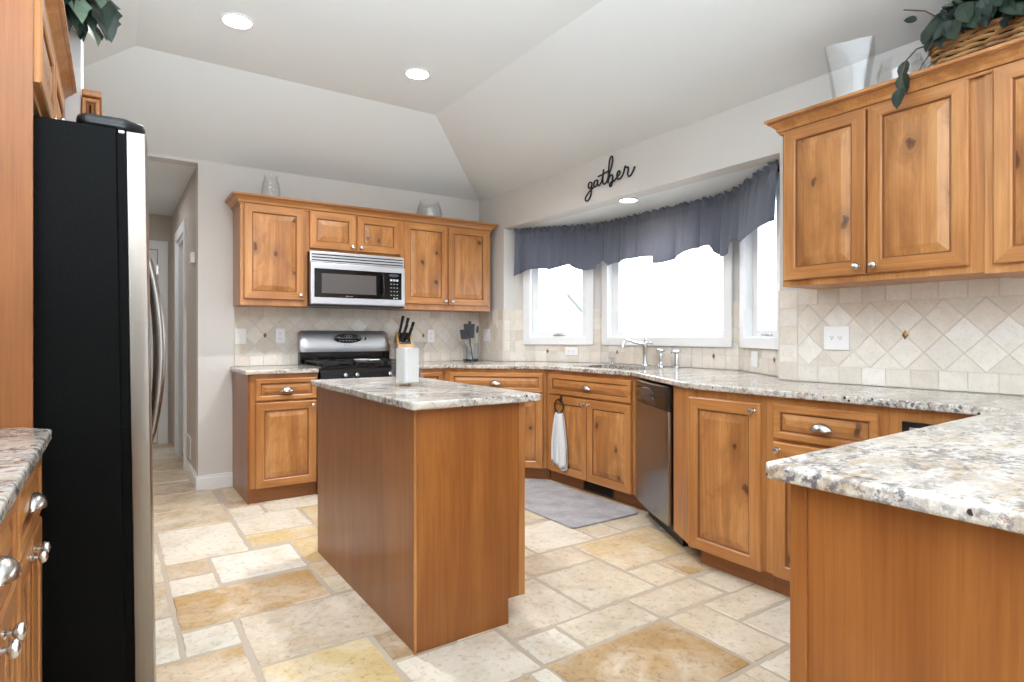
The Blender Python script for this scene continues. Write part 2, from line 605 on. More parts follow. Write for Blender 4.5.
# wall stub past the refrigerator, its top following the sloped ceiling
m = MB()
zt = lambda x: ZC + (x - XL) / RUN * (ZF - ZC)
x0, x1, y0, y1 = XL + 0.001, -0.108, 2.99, 3.27
m.add([(x0, y0, 0), (x1, y0, 0), (x1, y0, zt(x1)), (x0, y0, zt(x0)), (x0, y1, 0), (x1, y1, 0), (x1, y1, zt(x1)), (x0, y1, zt(x0))],
      [(0, 1, 2, 3), (5, 4, 7, 6), (1, 5, 6, 2), (4, 0, 3, 7), (3, 2, 6, 7)])
struct(m.build('wall_stub', 'wall'))
# ceiling: flat tray with three sloped sides
m = MB()
fx0, fx1, fy1 = XL + RUN, XR - RUN, YB - RUN
m.add([(fx0, YF, ZF), (fx1, YF, ZF), (fx1, fy1, ZF), (fx0, fy1, ZF), (XL, YF, ZC), (XL, YB, ZC), (XR, YB, ZC), (XR, YF, ZC)],
      [(0, 1, 2, 3), (4, 0, 3, 5), (5, 3, 2, 6), (1, 7, 6, 2)])
struct(m.build('ceiling', 'ceil'))
# hall beyond the opening
wall('wall_hall_right', (0.527, 0.65, YB + 0.13, 5.85, 0, 2.44), (0.527, 0.65, 6.62, 7.35, 0, 2.44), (0.527, 0.65, 5.85, 6.62, 2.06, 2.44), mat='hallwall')
wall('wall_hall_end', (-0.9, 0.66, 7.35, 7.47, 0, 2.44), mat='hallwall')
wall('wall_hall_left', (-0.9, -0.78, YB + 0.13, 7.35, 0, 2.44), mat='hallwall')
wall('wall_hall_room', (1.55, 1.6, 5.2, 7.4, 0, 2.44), (0.65, 1.6, 7.35, 7.4, 0, 2.44), (0.65, 1.6, 5.2, 5.25, 0, 2.44), mat='hallwall')
wall('ceiling_hall', (-0.9, 1.6, YB + 0.131, 7.47, 2.441, 2.5), mat='ceil')
# baseboards
def baseboard(name, segs):
    m = MB()
    for b in segs:
        m.box(*b, 0.0, 0.085)
        (x0, x1, y0, y1) = b
        if x1 - x0 > y1 - y0:
            m.box(x0, x1, y0 + 0.006, y1, 0.085, 0.105)
        else:
            m.box(x0 + 0.006, x1, y0, y1, 0.085, 0.105)
    return struct(m.build(name, 'white_trim'))
baseboard('baseboard_back', [(0.513, 0.772, YB - 0.014, YB)])
baseboard('baseboard_hall', [(0.513, 0.527, YB - 0.013, 5.76)])
# hall doorway casing with its deep jamb
m = MB()
m.box(0.505, 0.527, 5.765, 5.85, 0, 2.15)
m.box(0.505, 0.527, 6.62, 6.71, 0, 2.15)
m.box(0.505, 0.527, 5.85, 6.62, 2.06, 2.15)
m.box(0.527, 0.66, 6.585, 6.62, 0, 2.06)
m.box(0.527, 0.66, 5.85, 5.885, 0, 2.06)
m.box(0.527, 0.66, 5.885, 6.585, 2.03, 2.06)
struct(m.build('trim_1', 'white_trim'))
# white door closing the hall
d = bpy.data.objects.new('door_1', None); COL.objects.link(d); struct(d)
m = MB()
m.box(0.40, 0.49, 7.325, 7.35, 0, 2.16); m.box(-0.58, -0.49, 7.325, 7.35, 0, 2.16); m.box(-0.49, 0.40, 7.325, 7.35, 2.07, 2.16)
m.build('casing', 'white_trim', d)
m = MB()
m.box(-0.48, 0.39, 7.335, 7.349, 0.02, 2.06)
for (a, b, c, e) in ((-0.36, -0.1, 0.25, 1.0), (0.02, 0.28, 0.25, 1.0), (-0.36, -0.1, 1.12, 1.92), (0.02, 0.28, 1.12, 1.92)):
    m.prism([(a, 7.329), (b, 7.329), (b, 7.336), (a, 7.336)], c, e, 0, 0.003)
m.build('door_slab', 'white_trim', d)
for z in (0.3, 1.1, 1.85):
    MB().box(0.384, 0.402, 7.318, 7.336, z - 0.05, z + 0.05).build('hinge', 'nickel', d)

# ------------------------------------------------------------------ floor: random-sized travertine in grout
def poly_rough(x0, x1, y0, y1, j, g):
    x0 += g; x1 -= g; y0 += g; y1 -= g
    c = 0.007
    pts = []
    cor = [(x0, y0), (x1, y0), (x1, y1), (x0, y1)]
    for k in range(4):
        a, b = Vector(cor[k]), Vector(cor[(k + 1) % 4])
        L = (b - a).length
        n = max(2, int(L / 0.035))
        dr = (b - a) / L
        nr = Vector((-dr.y, dr.x))
        for i in range(n):
            t = i / n
            if i == 0:
                pts.append(a + dr * c * 0.6 + nr * c * 0.3)
                continue
            pts.append(a + dr * (L * t) + nr * abs(random.gauss(0, j)))
        pts.append(b - dr * c * 0.6 + nr * c * 0.3)
    return pts
CREAM, WHITE, GOLD, PINK, TAN, YEL, BRN = (214, 202, 181), (225, 219, 207), (196, 163, 116), (207, 191, 170), (200, 180, 150), (214, 191, 142), (176, 150, 120)
TILES = [(.212, .612, 3.425, 4.02, WHITE), (.415, .815, 3.035, 3.41, (236, 233, 226)), (.212, .41, 3.205, 3.42, TAN), (.212, .41, 2.995, 3.2, WHITE),
         (.212, .81, 2.625, 2.99, GOLD), (.212, .407, 2.405, 2.61, WHITE), (.418, 1.02, 2.2, 2.62, PINK), (.418, .81, 1.6, 2.19, YEL),
         (-.2, .405, 1.9, 2.395, GOLD), (-.2, .205, 2.405, 2.79, WHITE), (-.2, .205, 2.8, 3.2, PINK), (-.2, .205, 3.21, 3.82, CREAM),
         (.82, 1.02, 2.845, 3.06, GOLD), (.82, 1.02, 2.64, 2.84, CREAM), (.82, 1.02, 3.07, 3.45, YEL), (.82, 1.02, 1.97, 2.19, BRN),
         (.82, 1.24, 1.64, 1.96, WHITE), (1.25, 1.448, 1.655, 1.845, WHITE), (1.25, 1.655, 1.86, 2.275, PINK), (1.665, 2.065, 1.875, 2.28, CREAM),
         (1.455, 1.85, 1.66, 1.86, CREAM), (1.86, 2.27, 1.66, 1.865, PINK), (1.25, 1.86, 1.25, 1.65, GOLD), (1.87, 2.085, 1.25, 1.65, CREAM),
         (2.095, 2.5, 1.475, 1.65, CREAM), (2.095, 2.5, 1.25, 1.465, WHITE), (1.87, 2.5, .85, 1.24, WHITE), (2.085, 2.68, 2.1, 2.505, (214, 186, 140)),
         (2.08, 2.285, 1.88, 2.09, (214, 196, 166)), (2.295, 2.6, 1.88, 2.09, GOLD), (1.665, 2.07, 2.29, 2.505, PINK), (1.865, 2.275, 2.52, 2.93, WHITE),
         (1.45, 1.855, 2.52, 2.93, YEL), (2.285, 2.49, 2.52, 2.72, PINK), (2.5, 2.9, 2.52, 2.72, CREAM), (.625, 1.02, 3.69, 4.09, WHITE),
         (.625, 1.02, 3.47, 3.68, YEL), (1.03, 1.25, 3.69, 4.09, YEL), (-.2, .615, 4.03, 4.45, TAN), (-.2, .615, 4.46, 4.93, TAN), (.625, .83, 4.32, 4.5, BRN),
         (.625, .83, 4.1, 4.31, WHITE), (.84, 1.25, 4.1, 4.31, WHITE), (1.25, 1.655, 2.285, 2.51, CREAM), (-.2, .52, 4.94, 5.35, BRN), (-.2, .52, 5.36, 5.78, TAN)]
cell = 0.1017
gx0, gy0, gx1, gy1 = -0.86, -1.2, 3.0, 7.4
nx, ny = int((gx1 - gx0) / cell), int((gy1 - gy0) / cell)
occ = [[False] * ny for _ in range(nx)]
for i in range(nx):
    for j in range(ny):
        cx, cy = gx0 + (i + .5) * cell, gy0 + (j + .5) * cell
        occ[i][j] = any(t[0] - .02 < cx < t[1] + .02 and t[2] - .02 < cy < t[3] + .02 for t in TILES)
rnd = random.Random(3)
fill = []
for j in range(ny):
    for i in range(nx):
        if occ[i][j]:
            continue
        for (w, h) in [rnd.choice([(4, 4), (6, 4), (4, 2), (4, 6)]), (4, 2), (2, 4), (2, 2), (1, 2), (2, 1), (1, 1)]:
            if i + w <= nx and j + h <= ny and all(not occ[a][b] for a in range(i, i + w) for b in range(j, j + h)):
                for a in range(i, i + w):
                    for b in range(j, j + h):
                        occ[a][b] = True
                fill.append((gx0 + i * cell, gx0 + (i + w) * cell, gy0 + j * cell, gy0 + (j + h) * cell,
                             rnd.choice([CREAM, WHITE, CREAM, PINK, TAN, TAN, GOLD])))
                break
trimmed = []
for (a, b, c, e, col) in fill:
    for t_ in TILES:
        ox, oy = min(b, t_[1]) - max(a, t_[0]), min(e, t_[3]) - max(c, t_[2])
        if ox > 0 and oy > 0:
            if ox < oy:
                if a < t_[0]: b = t_[0]
                else: a = t_[1]
            else:
                if c < t_[2]: e = t_[2]
                else: c = t_[3]
    if b - a > 0.03 and e - c > 0.03:
        trimmed.append((a, b, c, e, col))
fill = trimmed
m = MB()
at = []
m.box(XL - .12, 3.75, YF, 7.5, -0.06, -0.003, 1)
at += [(*lin((172, 158, 140)), 1)] * 6
for (a, b, c, e, col) in TILES + fill:
    g = 0.003
    pts = poly_rough(a, b, c, e, 0.003, g)
    n = len(pts)
    cx, cy = (a + b) / 2, (c + e) / 2
    low = [(p.x, p.y, -0.004) for p in pts]
    top = [(p.x - math.copysign(0.003, p.x - cx), p.y - math.copysign(0.003, p.y - cy), 0.0) for p in pts]
    m.add(low + top, [tuple(range(n, 2 * n))] + [(k, (k + 1) % n, n + (k + 1) % n, n + k) for k in range(n)], 0)
    v = random.uniform(0.94, 1.04)
    at += [(*[x * v * k_ for x, k_ in zip(lin(col), (0.92, 0.90, 0.86))], 1)] * (n + 1)
struct(m.build('floor', ['floor_stone', 'floor_grout'], None, at))

# ------------------------------------------------------------------ tiled backsplashes
def clip(poly, x0, x1, z0, z1):
    for ax, lim, sg in ((0, x0, 1), (0, x1, -1), (1, z0, 1), (1, z1, -1)):
        out = []
        for k in range(len(poly)):
            p, q = poly[k - 1], poly[k]
            ip, iq = sg * (p[ax] - lim) >= 0, sg * (q[ax] - lim) >= 0
            if ip != iq:
                t = (lim - p[ax]) / (q[ax] - p[ax])
                out.append((p[0] + t * (q[0] - p[0]), p[1] + t * (q[1] - p[1])))
            if iq:
                out.append(q)
        poly = out
        if not poly:
            return []
    return poly
def area(p):
    return abs(sum(p[k - 1][0] * p[k][1] - p[k][0] * p[k - 1][1] for k in range(len(p)))) / 2
SPL = [(224, 218, 208), (227, 221, 212), (220, 212, 201), (231, 227, 220), (222, 214, 203)]
def rects(u0, u1, z0, z1, w):
    n = max(1, round((u1 - u0) / w))
    st = (u1 - u0) / n
    return [[(u0 + k * st, z0), (u0 + (k + 1) * st, z0), (u0 + (k + 1) * st, z1), (u0 + k * st, z1)] for k in range(n)]
def diamonds(u0, u1, z0, z1, uc, dw):
    hz = (z1 - z0) / 4
    out = []
    k0, k1 = int((u0 - uc) / (dw / 2)) - 2, int((u1 - uc) / (dw / 2)) + 2
    for k in range(k0, k1 + 1):
        for r in range(-1, 6):
            if (k + r) % 2 == 0:
                continue
            c = (uc + k * dw / 2, z0 + r * hz)
            p = clip([(c[0] - dw / 2, c[1]), (c[0], c[1] - hz), (c[0] + dw / 2, c[1]), (c[0], c[1] + hz)], u0, u1, z0, z1)
            if p and area(p) > 2e-4:
                out.append(p)
    return out
def splash(parent, A, ang, u0, u1, z0, z1, polys, insets=()):
    """tiles laid in the wall plane: u runs from A along angle ang, the room is on the local -y side"""
    mt = Matrix.Translation((A[0], A[1], 0)) @ Matrix.Rotation(ang, 4, 'Z')
    m = MB()
    at = []
    m.box(u0, u1, -0.006, 0.0, z0, z1, 1)
    at += [(*lin((204, 196, 185)), 1)] * 6
    for p in polys:
        cx, cz = sum(q[0] for q in p) / len(p), sum(q[1] for q in p) / len(p)
        def sh(q, d):
            v = Vector((cx - q[0], cz - q[1]))
            L = v.length
            return (q[0] + v.x * d / L, q[1] + v.y * d / L)
        n = len(p)
        lo = [(*sh(q, 0.0018), -0.0055) for q in p]
        hi = [(*sh(q, 0.0034), -0.0085) for q in p]
        vs = [(a, c, b) for a, b, c in lo + hi]
        m.add(vs, [tuple(range(n, 2 * n))] + [(k, (k + 1) % n, n + (k + 1) % n, n + k) for k in range(n)], 0)
        v = random.uniform(0.93, 1.04)
        at += [(*[x * v for x in lin(random.choice(SPL))], 1)] * (n + 1)
    m.xform(mt)
    o = m.build('tile_backsplash', ['wall_stone', 'wall_grout'], parent, at)
    for (u, z) in insets:
        q = MB()
        for s_, y in ((1.0, -0.012), (0.75, -0.0145)):
            pass
        a, b = 0.014, 0.022
        q.add([(u - a, -0.0105, z), (u, -0.0105, z - b), (u + a, -0.0105, z), (u, -0.0105, z + b), (u, -0.016, z)],
              [(0, 1, 4), (1, 2, 4), (2, 3, 4), (3, 0, 4), (3, 2, 1, 0)])
        q.xform(mt)
        tag(q.build('diamond_inset', 'bronze', o), 'bronze diamond inset')
    return o
ZB0, ZB1, ZB2, ZB3 = 0.915, 0.998, 1.308, 1.388
WBK = bpy.data.objects['wall_back']
dw = 0.1517
pol = rects(0.775, XR - 0.012, ZB0, ZB1, 0.105) + rects(0.775, XR - 0.012, ZB2, ZB3, 0.105) + diamonds(0.775, XR - 0.012, ZB1, ZB2, 0.995, dw)
splash(WBK, (0, YB), 0, 0.775, XR - 0.001, ZB0, ZB3, pol, [(0.995, 1.153), (2.36, 1.153)])
# right wall (u runs towards the camera from y = 1.83)
u1 = 1.83 + 0.6
pol = []
for k in range(5):
    z = ZB0 + (ZB3 - ZB0) * k / 5
    pol += rects(0.003, 0.105, z, z + (ZB3 - ZB0) / 5, 0.2)
pol += rects(0.105, u1, ZB0, ZB1, 0.108) + rects(0.105, u1, ZB2, ZB3, 0.108) + diamonds(0.105, u1, ZB1, ZB2, 1.83 - 1.22, 0.149)
splash(WR, (XR, 1.83), -PI / 2, 0.0, u1, ZB0, ZB3, pol, [(1.83 - 1.22, 1.153)])
# right wall, left of the bay
pol = []
for k in range(5):
    z = ZB0 + (ZB3 - ZB0) * k / 5
    pol += rects(0.335, 0.425, z, z + (ZB3 - ZB0) / 5, 0.2)
pol += rects(0.0, 0.335, ZB0, ZB1, 0.105) + diamonds(0.0, 0.335, ZB1, ZB3, 0.2, 0.15)
splash(WR, (XR, 4.955), -PI / 2, 0.0, 0.425, ZB0, ZB3, pol)

# ------------------------------------------------------------------ bay: returns, angled walls, windows, soffit
def bay_wall(name, A, B, win, insets):
    ang = math.atan2(B[1] - A[1], B[0] - A[0])
    L = math.hypot(B[0] - A[0], B[1] - A[1])
    (c0, c1, g0, g1) = win                       # casing and glass limits along the wall
    zc0, zc1, zg0, zg1 = 1.07, 2.10, 1.185, 1.98
    mt = Matrix.Translation((A[0], A[1], 0)) @ Matrix.Rotation(ang, 4, 'Z')
    m = MB()
    o0, o1, q0, q1 = c0 + 0.05, c1 - 0.05, zc0 + 0.05, zc1 - 0.05
    for b in ((0, o0, 0, .13, 0, 2.25), (o1, L, 0, .13, 0, 2.25), (o0, o1, 0, .13, 0, q0), (o0, o1, 0, .13, q1, 2.25)):
        m.box(*b)
    m.xform(mt)
    w = struct(m.build(name, 'wall'))
    pol = []
    rows = [(0.915, 1.012), (1.012, 1.108), (1.108, 1.204), (1.204, 1.300), (1.300, 1.388)]
    for r, (a, b) in enumerate(rows):
        for p in rects(0.002, L - 0.002, a, b, 0.1):
            uc = (p[0][0] + p[1][0]) / 2
            if c0 + 0.03 < uc < c1 - 0.03 and b > 1.02:
                if a < 1.05 and a > 1.0:
                    p = clip(p, 0, L, a, 1.10)
                else:
                    continue
            pol.append(p)
    # keep the tile field out of the opening
    splash(w, A, ang, 0.001, L - 0.001, 0.915, 1.10, [p for p in pol if p[2][1] < 1.11], insets)
    if c0 > 0.01:
        splash(w, A, ang, 0.001, c0 + 0.02, 1.10, 1.388, [q for q in (clip(p, 0, c0 + 0.02, 1.10, 1.388) for p in pol) if q and area(q) > 1e-4])
    splash(w, A, ang, c1 - 0.02, L - 0.001, 1.10, 1.388, [q for q in (clip(p, c1 - 0.02, L, 1.10, 1.388) for p in pol) if q and area(q) > 1e-4])
    return mt
def window(name, mt, win, casement, handle_side=1):
    (c0, c1, g0, g1) = win
    zc0, zc1, zg0, zg1 = 1.07, 2.10, 1.185, 1.98
    e = bpy.data.objects.new(name, None)
    COL.objects.link(e)
    e.matrix_world = mt
    struct(e)
    def ring(a0, a1, b0, b1, w, y0, y1):
        m = MB()
        m.prism([(a0, y0), (a0 + w, y0), (a0 + w, y1), (a0, y1)], b0, b1, 0, 0.004)
        m.prism([(a1 - w, y0), (a1, y0), (a1, y1), (a1 - w, y1)], b0, b1, 0, 0.004)
        m.prism([(a0 + w, y0), (a1 - w, y0), (a1 - w, y1), (a0 + w, y1)], b0, b0 + w, 0, 0.004)
        m.prism([(a0 + w, y0), (a1 - w, y0), (a1 - w, y1), (a0 + w, y1)], b1 - w, b1, 0, 0.004)
        return m
    ring(c0, c1, zc0, zc1, 0.07, -0.028, -0.012).build('casing', 'white_trim', e)
    ring(c0 + 0.052, c1 - 0.052, zc0 + 0.052, zc1 - 0.052, 0.022, -0.012, 0.13).build('jamb', 'white_trim', e)
    wl, wr = g0 - (c0 + 0.074), (c1 - 0.074) - g1
    m = MB()
    a0, a1, b0, b1 = c0 + 0.074, c1 - 0.074, zc0 + 0.074, zc1 - 0.074
    m.prism([(a0, .03), (g0, .03), (g0, .075), (a0, .075)], b0, b1, 0, 0.005)
    m.prism([(g1, .03), (a1, .03), (a1, .075), (g1, .075)], b0, b1, 0, 0.005)
    m.prism([(g0, .03), (g1, .03), (g1, .075), (g0, .075)], b0, zg0, 0, 0.005)
    m.prism([(g0, .03), (g1, .03), (g1, .075), (g0, .075)], zg1, b1, 0, 0.005)
    s = m.build('sash', 'white_trim', e)
    MB().add([(g0, .052, zg0), (g1, .052, zg0), (g1, .052, zg1), (g0, .052, zg1)], [(0, 1, 2, 3)]).build('pane', 'pane', e)
    if casement:
        uc = (g0 + g1) / 2
        m = MB()
        m.prism([(uc - .055, .0), (uc + .055, .0), (uc + .055, .03), (uc - .055, .03)], b0 - 0.002, b0 + .018, 0, 0.006)
        m.tube([(uc - .03, -0.002, b0 + .014), (uc + .03, -0.006, b0 + .012)], 0.005)
        m.build('crank_handle', 'nickel', e)
        ul = a1 - 0.012 if handle_side > 0 else a0 + 0.012
        m = MB()
        m.prism([(ul - .008, .012), (ul + .008, .012), (ul + .008, .03), (ul - .008, .03)], 1.33, 1.45, 0, 0.004)
        m.tube([(ul, 0.012, 1.34), (ul, -0.002, 1.39)], 0.005)
        m.build('sash_lock', 'white_trim', e)
W1, W2, W3 = (0.085, 0.741, 0.215, 0.625), (0.037, 1.339, 0.185, 1.232), (0.080, 0.72, 0.235, 0.60)
window('window_1', bay_wall('wall_bay_left', BAY[0], BAY[1], W1, [(0.317, 1.012)]), W1, True, 1)
window('window_2', bay_wall('wall_bay_centre', BAY[1], BAY[2], W2, [(0.209, 1.012), (1.18, 1.005)]), W2, False)
window('window_3', bay_wall('wall_bay_right', BAY[2], BAY[3], W3, [(0.585, 1.008)]), W3, True, -1)
def bay_return(ang, A):
    pol = []
    for k in range(5):
        z = ZB0 + (ZB3 - ZB0) * k / 5
        pol += rects(0.0, 0.128, z, z + (ZB3 - ZB0) / 5, 0.07)
    splash(WR, A, ang, 0.0, 0.128, ZB0, ZB3, pol)
bay_return(0, (XR, 4.53))
bay_return(PI, (3.09, 1.83))
m = MB()
m.prism([(XR + 0.13, 4.55), (3.15, 4.53), (3.57, 3.9), (3.57, 2.46), (3.15, 1.83), (XR + 0.13, 1.81)], SOF, SOF + 0.08)
struct(m.build('ceiling_bay', 'ceil'))

# ------------------------------------------------------------------ outside, pale in the daylight
m = MB()
m.box(3.9, 60, -30, 40, -1.4, -1.3)
o = m.build('ground', plain('pale_ground', (214, 216, 210), 0.9)); struct(o)
t = thing('house', 'pale neighbouring house with a gabled roof seen through the left bay window', 'house', (14.0, 21.4, -1.3), 0.35)
m = MB()
m.add([(-3, -3, 0), (3, -3, 0), (3, 3, 0), (-3, 3, 0), (-3, -3, 2.6), (3, -3, 2.6), (3, 3, 2.6), (-3, 3, 2.6), (0, -3, 4.2), (0, 3, 4.2)],
      [(0, 1, 5, 8, 4), (2, 3, 7, 9, 6), (1, 2, 6, 5), (3, 0, 4, 7)])
m.build('wall', plain('white_siding', (238, 238, 236), 0.8), t)
m = MB()
m.add([(-3.3, -3.3, 2.44), (0, -3.3, 4.2), (3.3, -3.3, 2.44), (-3.3, 3.3, 2.44), (0, 3.3, 4.2), (3.3, 3.3, 2.44),
       (-3.3, -3.3, 2.6), (0, -3.3, 4.4), (3.3, -3.3, 2.6), (-3.3, 3.3, 2.6), (0, 3.3, 4.4), (3.3, 3.3, 2.6)],
      [(6, 7, 10, 9), (7, 8, 11, 10), (0, 1, 7, 6), (1, 2, 8, 7), (4, 3, 9, 10), (5, 4, 10, 11), (0, 6, 9, 3), (2, 5, 11, 8)])
m.build('roof', plain('pale_roof', (226, 226, 228), 0.8), t)

# ================================================================== CABINETS
def door_mb(x0, x1, z0, z1, t=0.02, s=0.058, y=0.0):
    """raised-panel front: slots 0 frame, 1 glaze, 2 panel, 3 rails"""
    m = MB()
    w, h = x1 - x0, z1 - z0
    s = min(s, h * 0.27, w * 0.27)
    rise = min(0.036, (min(w, h) - 2 * s) * 0.28)
    rings = [(0.0, 0.0), (0.0, -t + 0.005), (0.0015, -t + 0.003), (0.005, -t), (s - 0.006, -t), (s - 0.001, -t + 0.004), (s + 0.002, -t + 0.011), (s + 0.006, -t + 0.011),
             (s + 0.006 + rise, -t + 0.002), (s + 0.009 + rise, -t + 0.002)]
    mats = [0, 0, 0, 0, 0, 1, 1, 2, 2]
    vs, fs = [], []
    for i, d in rings:
        vs += [(x0 + i, y + d, z0 + i), (x1 - i, y + d, z0 + i), (x1 - i, y + d, z1 - i), (x0 + i, y + d, z1 - i)]
    m.add(vs, [])
    for k in range(len(rings) - 1):
        for e in range(4):
            e2 = (e + 1) % 4
            mi = mats[k]
            if mi == 0 and e in (0, 2) and k >= 2:
                mi = 3
            if k == 8: mi = 2
            m.f.append([k * 4 + e, k * 4 + e2, (k + 1) * 4 + e2, (k + 1) * 4 + e])
            m.m.append(mi)
            m.smooth.append(False)
    n = (len(rings) - 1) * 4
    m.f.append([n, n + 1, n + 2, n + 3]); m.m.append(2); m.smooth.append(False)
    m.f.append([3, 2, 1, 0]); m.m.append(0); m.smooth.append(False)
    return m
def knob(parent, x, z, y=-0.02):
    m = MB().lathe([(0.0085, 0), (0.0085, 0.002), (0.0055, 0.005), (0.0055, 0.012), (0.0145, 0.017), (0.0155, 0.022), (0.013, 0.027), (0.006, 0.030), (0.0, 0.0305)], (x, y, z), 'y', 16)
    return m.build('knob', 'nickel', parent)
def cup_pull(parent, x, z, y=-0.02, a=0.046, b=0.027, c=0.032):
    m = MB()
    vs, fs = [], []
    nu, nv = 16, 7
    for sc in (1.0, 0.93):
        for i in range(nu + 1):
            u = PI * i / nu
            for j in range(nv + 1):
                v = PI / 2 * j / nv
                vs.append((x + a * sc * math.cos(u), y - b * sc * math.sin(u) * math.cos(v), z - c / 2 + c * sc * math.sin(u) * math.sin(v)))
    q = (nu + 1) * (nv + 1)
    for L in range(2):
        for i in range(nu):
            for j in range(nv):
                p = L * q + i * (nv + 1) + j
                fs.append((p, p + 1, p + nv + 2, p + nv + 1))
    for i in range(nu):
        p = i * (nv + 1)
        fs.append((p, p + nv + 1, q + p + nv + 1, q + p))
    m.add(vs, fs, 0, True)
    m.prism([(x - a - 0.004, y - 0.002), (x + a + 0.004, y - 0.002), (x + a + 0.004, y), (x - a - 0.004, y)], z - c / 2 - 0.002, z - c / 2 + 0.006, 0, 0.0008)
    return m.build('cup_pull', 'nickel', parent)
FM = ['wood', 'glaze', 'knotty', 'woodx']
DM = ['woodx', 'glaze', 'knottyx', 'woodx']
def door(parent, x0, x1, z0, z1, kn=None):
    o = door_mb(x0, x1, z0, z1).build('door', FM, parent)
    if kn:
        kx = x0 + 0.03 if 'l' in kn else x1 - 0.03
        kz = z1 - 0.033 if 't' in kn else z0 + 0.033
        knob(o, kx, kz)
    return o
def drawer(parent, x0, x1, z0, z1, pull=True):
    o = door_mb(x0, x1, z0, z1, s=0.034).build('drawer_front', DM, parent)
    if pull:
        cup_pull(o, (x0 + x1) / 2, (z0 + z1) / 2)
    return o
def base_cabinet(label, loc, rz, w, depth=0.6, poly=None, hollow=False, group='base cabinets', toe=True):
    t = thing('base_cabinet', label, 'cabinet', loc, rz, group)
    P = poly or [(0, 0), (w, 0), (w, depth), (0, depth)]
    m = MB()
    if hollow:
        m.box(0, w, 0, 0.02, 0.1, 0.884)
        m.box(0, 0.018, 0.02, depth, 0.1, 0.884)
        m.box(w - 0.018, w, 0.02, depth, 0.1, 0.884)
        m.box(0.018, w - 0.018, 0.02, depth, 0.1, 0.118)
    else:
        m.prism(P, 0.1, 0.884)
    m.build('carcass', 'wood', t)
    if toe:
        m = MB()
        m.box((-0.03 if hollow else 0.0) if not poly else 0.03, w if not poly else w + 0.018, 0.06, min(0.2, depth - 0.05) if not poly else 0.12, 0, 0.1)
        m.build('toe_kick', 'toe', t)
    return t
ZD = (0.10, 0.688)
ZW = (0.702, 0.852)

# --- left of the range
YF_ = 4.347
t = base_cabinet('base cabinet left of the range with one drawer over one knotty door, exposed side panel', (0.773, YF_, 0), 0, 0.459, 0.615, toe=False)
MB().box(-0.012, 0.004, -0.001, 0.615, 0, 0.884).build('side_panel', 'veneer', t)
MB().box(0.004, 0.459, 0.022, 0.04, 0, 0.1).build('toe_kick', 'toe', t)
drawer(t, 0.036, 0.447, *ZW)
door(t, 0.036, 0.447, *ZD, 'rt')
# --- right of the range
t = base_cabinet('narrow base cabinet right of the range, mostly hidden behind the island', (2.012, YF_, 0), 0, 0.24, 0.61)
drawer(t, 0.02, 0.215, *ZW); door(t, 0.02, 0.215, *ZD, 'lt')
# --- diagonal corner
A, B = Vector((2.258, 4.345)), Vector((2.848, 3.735))
w = (B - A).length
t = base_cabinet('diagonal corner base cabinet with a wide drawer over a door, beside the sink cabinet', (A.x, A.y, 0), math.atan2(B.y - A.y, B.x - A.x), w,
                 poly=[(0, 0), (w, 0), (w - 0.26, 0.32), (0.30, 0.32)])
drawer(t, 0.05, w - 0.03, *ZW); door(t, 0.05, w / 2 - 0.004, *ZD, 'rt'); door(t, w / 2 + 0.004, w - 0.03, *ZD, 'lt')
# --- sink cabinet
t = base_cabinet('sink base cabinet under the bay window with two doors below a wide false drawer', (2.85, 3.73, 0), -PI / 2, 1.0, 0.5, hollow=True)
drawer(t, 0.05, 0.925, *ZW); door(t, 0.05, 0.484, *ZD, 'rt'); door(t, 0.490, 0.925, *ZD, 'lt')
# floor register in its toe kick
v = thing('floor_register', 'dark metal air vent set in the toe kick under the sink', 'vent', (2.91, 3.36, 0), -PI / 2)
m = MB()
m.box(0, 0.32, -0.006, 0.0, 0.008, 0.014); m.box(0, 0.32, -0.006, 0.0, 0.082, 0.09); m.box(0, 0.008, -0.006, 0, 0.014, 0.082); m.box(0.312, 0.32, -0.006, 0, 0.014, 0.082)
m.build('frame', plain('brown_metal', (92, 66, 44), 0.5, 0.3), v)
m = MB(); m.box(0.008, 0.312, -0.0015, 0, 0.014, 0.082); m.build('backing', 'dark', v)
for k in range(5):
    MB().box(0.008, 0.312, -0.005, -0.0025, 0.022 + k * 0.013, 0.025 + k * 0.013).build('slat', plain('slat_metal', (54, 42, 34), 0.5, 0.4), v)
# --- right run
t = base_cabinet('tall single door base cabinet right of the dishwasher with an angled filler', (2.41, 1.955, 0), -PI / 2, 0.405, 0.54)
m = MB(); m.prism([(2.512, 2.166), (2.41, 1.99), (2.41, 1.956), (2.47, 1.956), (2.53, 2.06)], 0.1, 0.884)
m.xform(t.matrix_basis.inverted() if False else (Matrix.Translation((2.41, 1.955, 0)) @ Matrix.Rotation(-PI / 2, 4, 'Z')).inverted())
m.build('filler', 'wood', t)
door(t, -0.015, 0.383, 0.095, 0.845, 'rt')
t = base_cabinet('base cabinet with drawer and door right of the tall single door cabinet', (2.41, 1.549, 0), -PI / 2, 0.50, 0.54)
drawer(t, 0.038, 0.468, *ZW); door(t, 0.038, 0.468, *ZD, 'lt')
t = base_cabinet('base cabinet in the inner corner by the peninsula', (2.41, 1.048, 0), -PI / 2, 0.40, 0.54)
a = thing('built_in_appliance', 'black framed appliance front low in the corner beside the peninsula', 'appliance', (2.41, 1.0, 0), -PI / 2)
m = MB(); m.box(0, 0.32, -0.016, -0.001, 0.70, 0.836); m.build('frame', 'black_plastic', a)
m = MB(); m.prism([(0.025, -0.019), (0.295, -0.019), (0.295, -0.016), (0.025, -0.016)], 0.725, 0.817, 0, 0.001); m.build('panel', 'steel', a)

